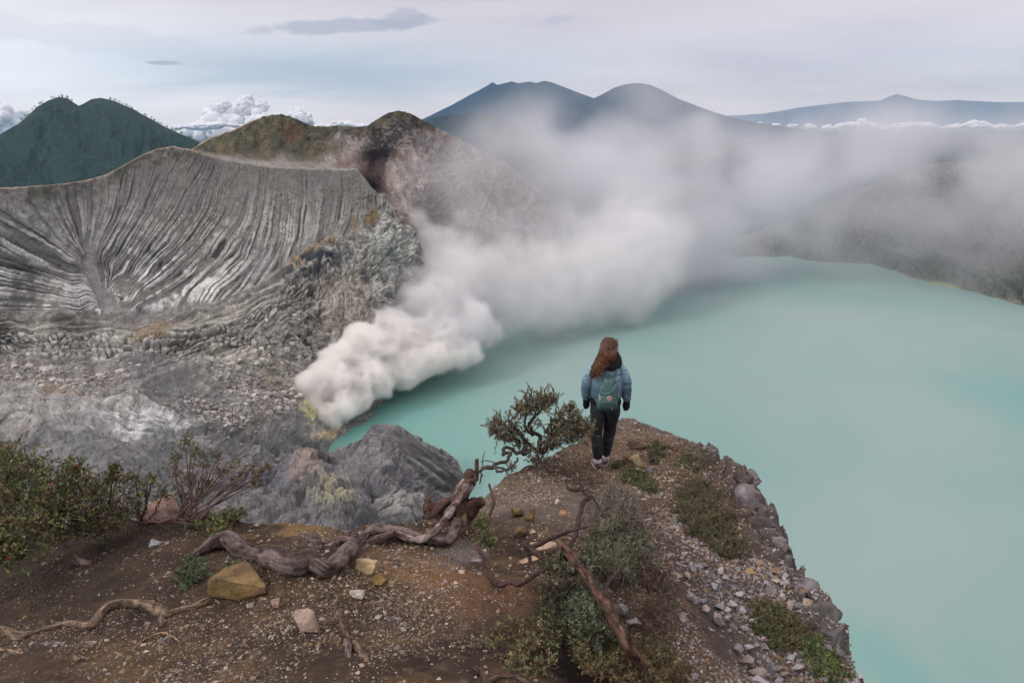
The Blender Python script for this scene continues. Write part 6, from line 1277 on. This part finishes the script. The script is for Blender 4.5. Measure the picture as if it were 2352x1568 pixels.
    for pth, r in hs:
        c = spline(pth, 20); c[4:] += np.cumsum(rs.normal(size=(16, 3))*.0022, 0); V, F_ = tube(c, r*np.linspace(1, .3, 20), 5); k = len(V); t = np.concatenate([np.repeat(np.linspace(0, 1, 20), 5), [0, 1]])
        hr.add(V, F_, col[rs.randint(4)][None]*(.55+.95*t[:, None]))
    for i in range(120):                              # stray wisps lifted by the wind
        an = rs.uniform(-.5, 1.6); z = rs.uniform(1.53, 1.69); p0 = np.array([.012+math.sin(an)*.085, -math.cos(an)*.09, z]); c = spline([p0, p0+[.02*rs.rand()+.004, -.01, .012*rs.normal()], p0+[.04*rs.rand(), -.02, .03*rs.normal()-.01]], 8)
        V, F_ = tube(c, np.linspace(.0012, .0006, 8), 3, False); hr.add(V, F_, (.12, .055, .03))
    C0 = hr.C[0] = np.broadcast_to(np.array([.045, .022, .014]), hr.V[0].shape)
    hr.build('hair', mat_tone('hair', 60., .2, 0, rough=.5, spec=.4), root)
    # --- socks and trainers
    for f, s in ((FL, -1), (FR, 1)):
        sk = MB(); etube(sk, [f+np.array([0, -.02, .185]), f+np.array([0, -.022, .13]), f+np.array([0, -.018, .07])], [.042, .041, .043], [.046, .046, .05], 16)
        def ps(V, N): return V+N*(.003*np.sin(V[:, 2]*260))[:, None], np.broadcast_to(np.array([.58, .55, .60]), V.shape)
        baked(sk, 'sock', .006, .5, cloth('white_knit', 90., .3), root, ps, 1)
        sh_ = MB(); yaw = s*.16
        def at(x, y, z): return f+np.array([x*math.cos(yaw)+y*math.sin(yaw), -x*math.sin(yaw)+y*math.cos(yaw), z])
        etube(sh_, [at(0, -.085, .06), at(0, -.06, .062), at(0, .0, .064), at(0, .08, .05), at(0, .15, .040), at(0, .185, .034)], [.030, .040, .042, .046, .044, .028], [.036, .042, .04, .03, .024, .016], 20)
        etube(sh_, [at(0, -.035, .05), at(0, -.03, .105)], [.045, .044], [.058, .052], 20, 6)
        def pc(V, N):
            C = mix(np.broadcast_to(np.array([.10, .075, .085]), V.shape), (.30, .24, .22), sstep(.05, .3, fbm(V*26, 3, 25))*.7); return V, C
        so_ = baked(sh_, 'shoe', .0055, .5, cloth('shoe_fabric', 120., .2), root, pc, 2)
        a = np.linspace(0, 2*math.pi, 40, endpoint=False); X = np.cos(a)*.050*(1+.12*np.sin(a)); Y = .045+np.sin(a)*.148; V = []; r_ = []
        for z, k in ((.0, .94), (.004, 1.), (.026, 1.02), (.032, .97)): V += [at(x*k, (y-.045)*k+.045, z) for x, y in zip(X, Y)]
        V = np.array(V+[at(0, .045, -.0), at(0, .045, .034)]); F_ = grid_faces(4, 40, True); F_ = np.concatenate([F_[:, [0, 1, 2]], F_[:, [0, 2, 3]]]); j_ = np.arange(40); j2 = (j_+1) % 40
        F_ = np.concatenate([F_, np.stack([j2, j_, j_*0+160], -1), np.stack([120+j_, 120+j2, j_*0+161], -1)]); sm = MB(); sm.add(V, F_, (.36, .28, .255)); sm.build('sole', cloth('rubber', 60., .1, .7), so_)
        lc = MB()
        for k in range(5):
            y = .055+k*.02; c = spline([at(-.028, y, .085-k*.008), at(0, y+.003, .098-k*.009), at(.028, y, .085-k*.008)], 7); V, F_ = tube(c, .003, 6); lc.add(V, F_, (.6, .58, .56))
        for q in (-1, 1): V, F_ = tube(spline([at(q*.03, -.07, .07), at(q*.036, -.02, .085), at(q*.03, .05, .08)], 8), .003, 6); lc.add(V, F_, (.5, .42, .4))
        lc.build('laces', cloth('lace', 60., .1), so_)
    # --- backpack, a thing of its own
    bp = tag(put(bpy.data.objects.new('backpack', None)), 'small dusty teal backpack with a round red and white badge worn by the hiker', 'backpack'); bp.location = foot+np.array([0, 0, .03*S]); bp.scale = (S, S, S)
    teal = (.060, .120, .125); mt = cloth('canvas', 70., .35)
    bag = MB(); x0 = -.012
    etube(bag, [(x0, -.215, .845), (x0, -.222, .87), (x0, -.228, .95), (x0+.004, -.222, 1.05), (x0+.006, -.208, 1.13), (x0+.012, -.190, 1.185), (x0+.012, -.178, 1.215)], [.105, .122, .124, .108, .088, .066, .040], [.050, .062, .068, .062, .050, .036, .020], 28)
    def pb(V, N):
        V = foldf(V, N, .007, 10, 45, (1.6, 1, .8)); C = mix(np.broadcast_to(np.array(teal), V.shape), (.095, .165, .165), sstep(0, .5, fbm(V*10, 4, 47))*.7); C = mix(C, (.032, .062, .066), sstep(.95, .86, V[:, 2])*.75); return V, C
    baked(bag, 'bag', .006, .5, mt, bp, pb, 3)
    pk = MB(); etube(pk, [(x0, -.272, .862), (x0, -.282, .90), (x0, -.280, .942)], [.088, .094, .090], [.020, .026, .022], 20); baked(pk, 'front_pocket', .006, .5, mt, bp, lambda V, N: (V, np.broadcast_to(np.array([.034, .068, .070]), V.shape)), 2)
    fl = MB(); fl_c = spline([(x0-.092, -.276, .957), (x0-.03, -.298, .951), (x0+.04, -.298, .951), (x0+.092, -.276, .957)], 16); V, F_ = tube(fl_c, .0055, 6); fl.add(V, F_, (.04, .08, .085)); fl.build('zip', mt, bp)
    def strap(name, pts, r, c, lab=None, n=24, seg=8): m_ = MB(); V, F_ = tube(spline(pts, n), r, seg); m_.add(V, F_, c); return m_.build(name, mt, bp, label=lab)
    for s in (-1, 1):
        strap('strap', [(x0+s*.025, -.195, 1.185), (s*.055+.02, -.160, 1.27), (s*.095+.012, -.105, 1.375), (s*.115, .0, 1.415), (s*.125, .10, 1.36), (s*.135, .15, 1.2), (s*.16, .10, 1.03), (s*.155, -.06, .95), (x0+s*.10, -.19, .90)], .013, (.050, .10, .105), n=40)
    strap('handle', [(x0-.06, -.235, 1.14), (x0-.085, -.262, 1.09), (x0-.03, -.285, 1.065), (x0+.045, -.28, 1.10), (x0+.085, -.245, 1.165)], .0075, (.10, .18, .19), 'pale carrying loop hanging at the top')
    strap('strap', [(x0-.045, -.215, 1.17), (x0, -.225, 1.20), (x0+.05, -.21, 1.175), (x0+.05, -.225, 1.14), (x0, -.24, 1.12), (x0-.045, -.225, 1.14), (x0-.045, -.215, 1.17)], .009, (.09, .17, .18))
    strap('strap', [(x0-.02, -.262, 1.08), (x0-.025, -.289, 1.0), (x0-.022, -.296, .955)], .004, (.10, .19, .19)); strap('strap', [(x0+.03, -.262, 1.08), (x0+.034, -.289, 1.0), (x0+.03, -.296, .955)], .004, (.10, .19, .19))
    an = np.linspace(0, 2*math.pi, 14)
    strap('clip_ring', [(x0-.075+.016*math.cos(a_), -.272, 1.005+.020*math.sin(a_)) for a_ in an], .003, (.55, .53, .5)); strap('cord', [(x0-.095, -.235, 1.06), (x0-.10, -.262, 1.02), (x0-.097, -.272, .975)], .004, (.5, .5, .48))
    strap('zip_pull', [(.112, -.205, 1.03), (.118, -.215, .995)], .006, (.5, .2, .08))
    # badge: white ring, red disc, small curled fox shape
    lg = MB(); c = np.array([x0+.012, -.300, 1.012])
    def disc(r, y, colr, n=32, sx=1, off=(0, 0)):
        a = np.linspace(0, 2*math.pi, n, endpoint=False); V = np.concatenate([[[c[0]+off[0], y, c[2]+off[1]]], np.stack([c[0]+off[0]+np.cos(a)*r*sx, y+.0*a, c[2]+off[1]+np.sin(a)*r], -1), np.stack([c[0]+off[0]+np.cos(a)*r*sx, y+.006+.0*a, c[2]+off[1]+np.sin(a)*r], -1)])
        j = np.arange(n)+1; j2 = np.roll(j, -1); F_ = np.concatenate([np.stack([j*0, j, j2], -1), np.stack([j, j+n, j2+n], -1), np.stack([j, j2+n, j2], -1)]); lg.add(V, F_, colr)
    disc(.031, c[1], (.62, .58, .56)); disc(.0285, c[1]-.0015, (.42, .030, .035)); disc(.022, c[1]-.003, (.60, .56, .54))
    # fox: curled body, tail and pointed head in red
    q = np.array([(-.012, -.006), (-.014, .004), (-.009, .013), (0, .016), (.006, .018), (.010, .013), (.016, .011), (.010, .006), (.012, -.002), (.009, -.012), (.0, -.016), (-.006, -.012), (.002, -.010), (.004, -.003), (-.002, .002), (-.006, -.002)])
    V = np.stack([c[0]+q[:, 0], np.full(len(q), c[1]-.0045), c[2]+q[:, 1]], -1); V = np.concatenate([[[c[0]-.001, c[1]-.0045, c[2]+.004]], V]); j_ = np.arange(len(q))+1; lg.add(V, np.stack([j_*0, j_, np.roll(j_, -1)], -1), (.42, .030, .035))
    lo_ = lg.build('badge', cloth('badge_cloth', 60., .05), bp, smooth=False)
    tx = bpy.data.curves.new('badge_lettering', 'FONT'); tx.body = 'FJALLRAVEN'; tx.size = .0105; tx.extrude = .0004; tx.align_x = 'CENTER'
    cv_ = bpy.data.curves.new('badge_arc', 'CURVE')
    # bend the word round the top of the ring
    to = bpy.data.objects.new('tmp', tx); COL.objects.link(to); dg = bpy.context.evaluated_depsgraph_get(); dg.update(); tm = bpy.data.meshes.new_from_object(to.evaluated_get(dg)); bpy.data.objects.remove(to); bpy.data.curves.remove(cv_)
    for v in tm.vertices:
        a_ = -v.co.x/.0235; rr = .0228+v.co.y*.62; z_ = v.co.z; v.co = (c[0]-math.sin(a_)*rr, c[1]-.0035-z_, c[2]+math.cos(a_)*rr)
    tm.name = 'badge_lettering'; setcol(tm, np.broadcast_to(np.array([.75, .7, .68]), (len(tm.vertices), 3))); tm.materials.clear(); tm.materials.append(M_rock); obj('lettering', tm, lo_)
    tag2 = MB(); V, F_ = ico(2); tag2.add(V*np.array([.010, .004, .006])+np.array([x0+.045, -.306, .885]), F_, (.30, .27, .22)); tag2.build('leather_patch', mt, bp)
if 'person' not in SKIP: person()
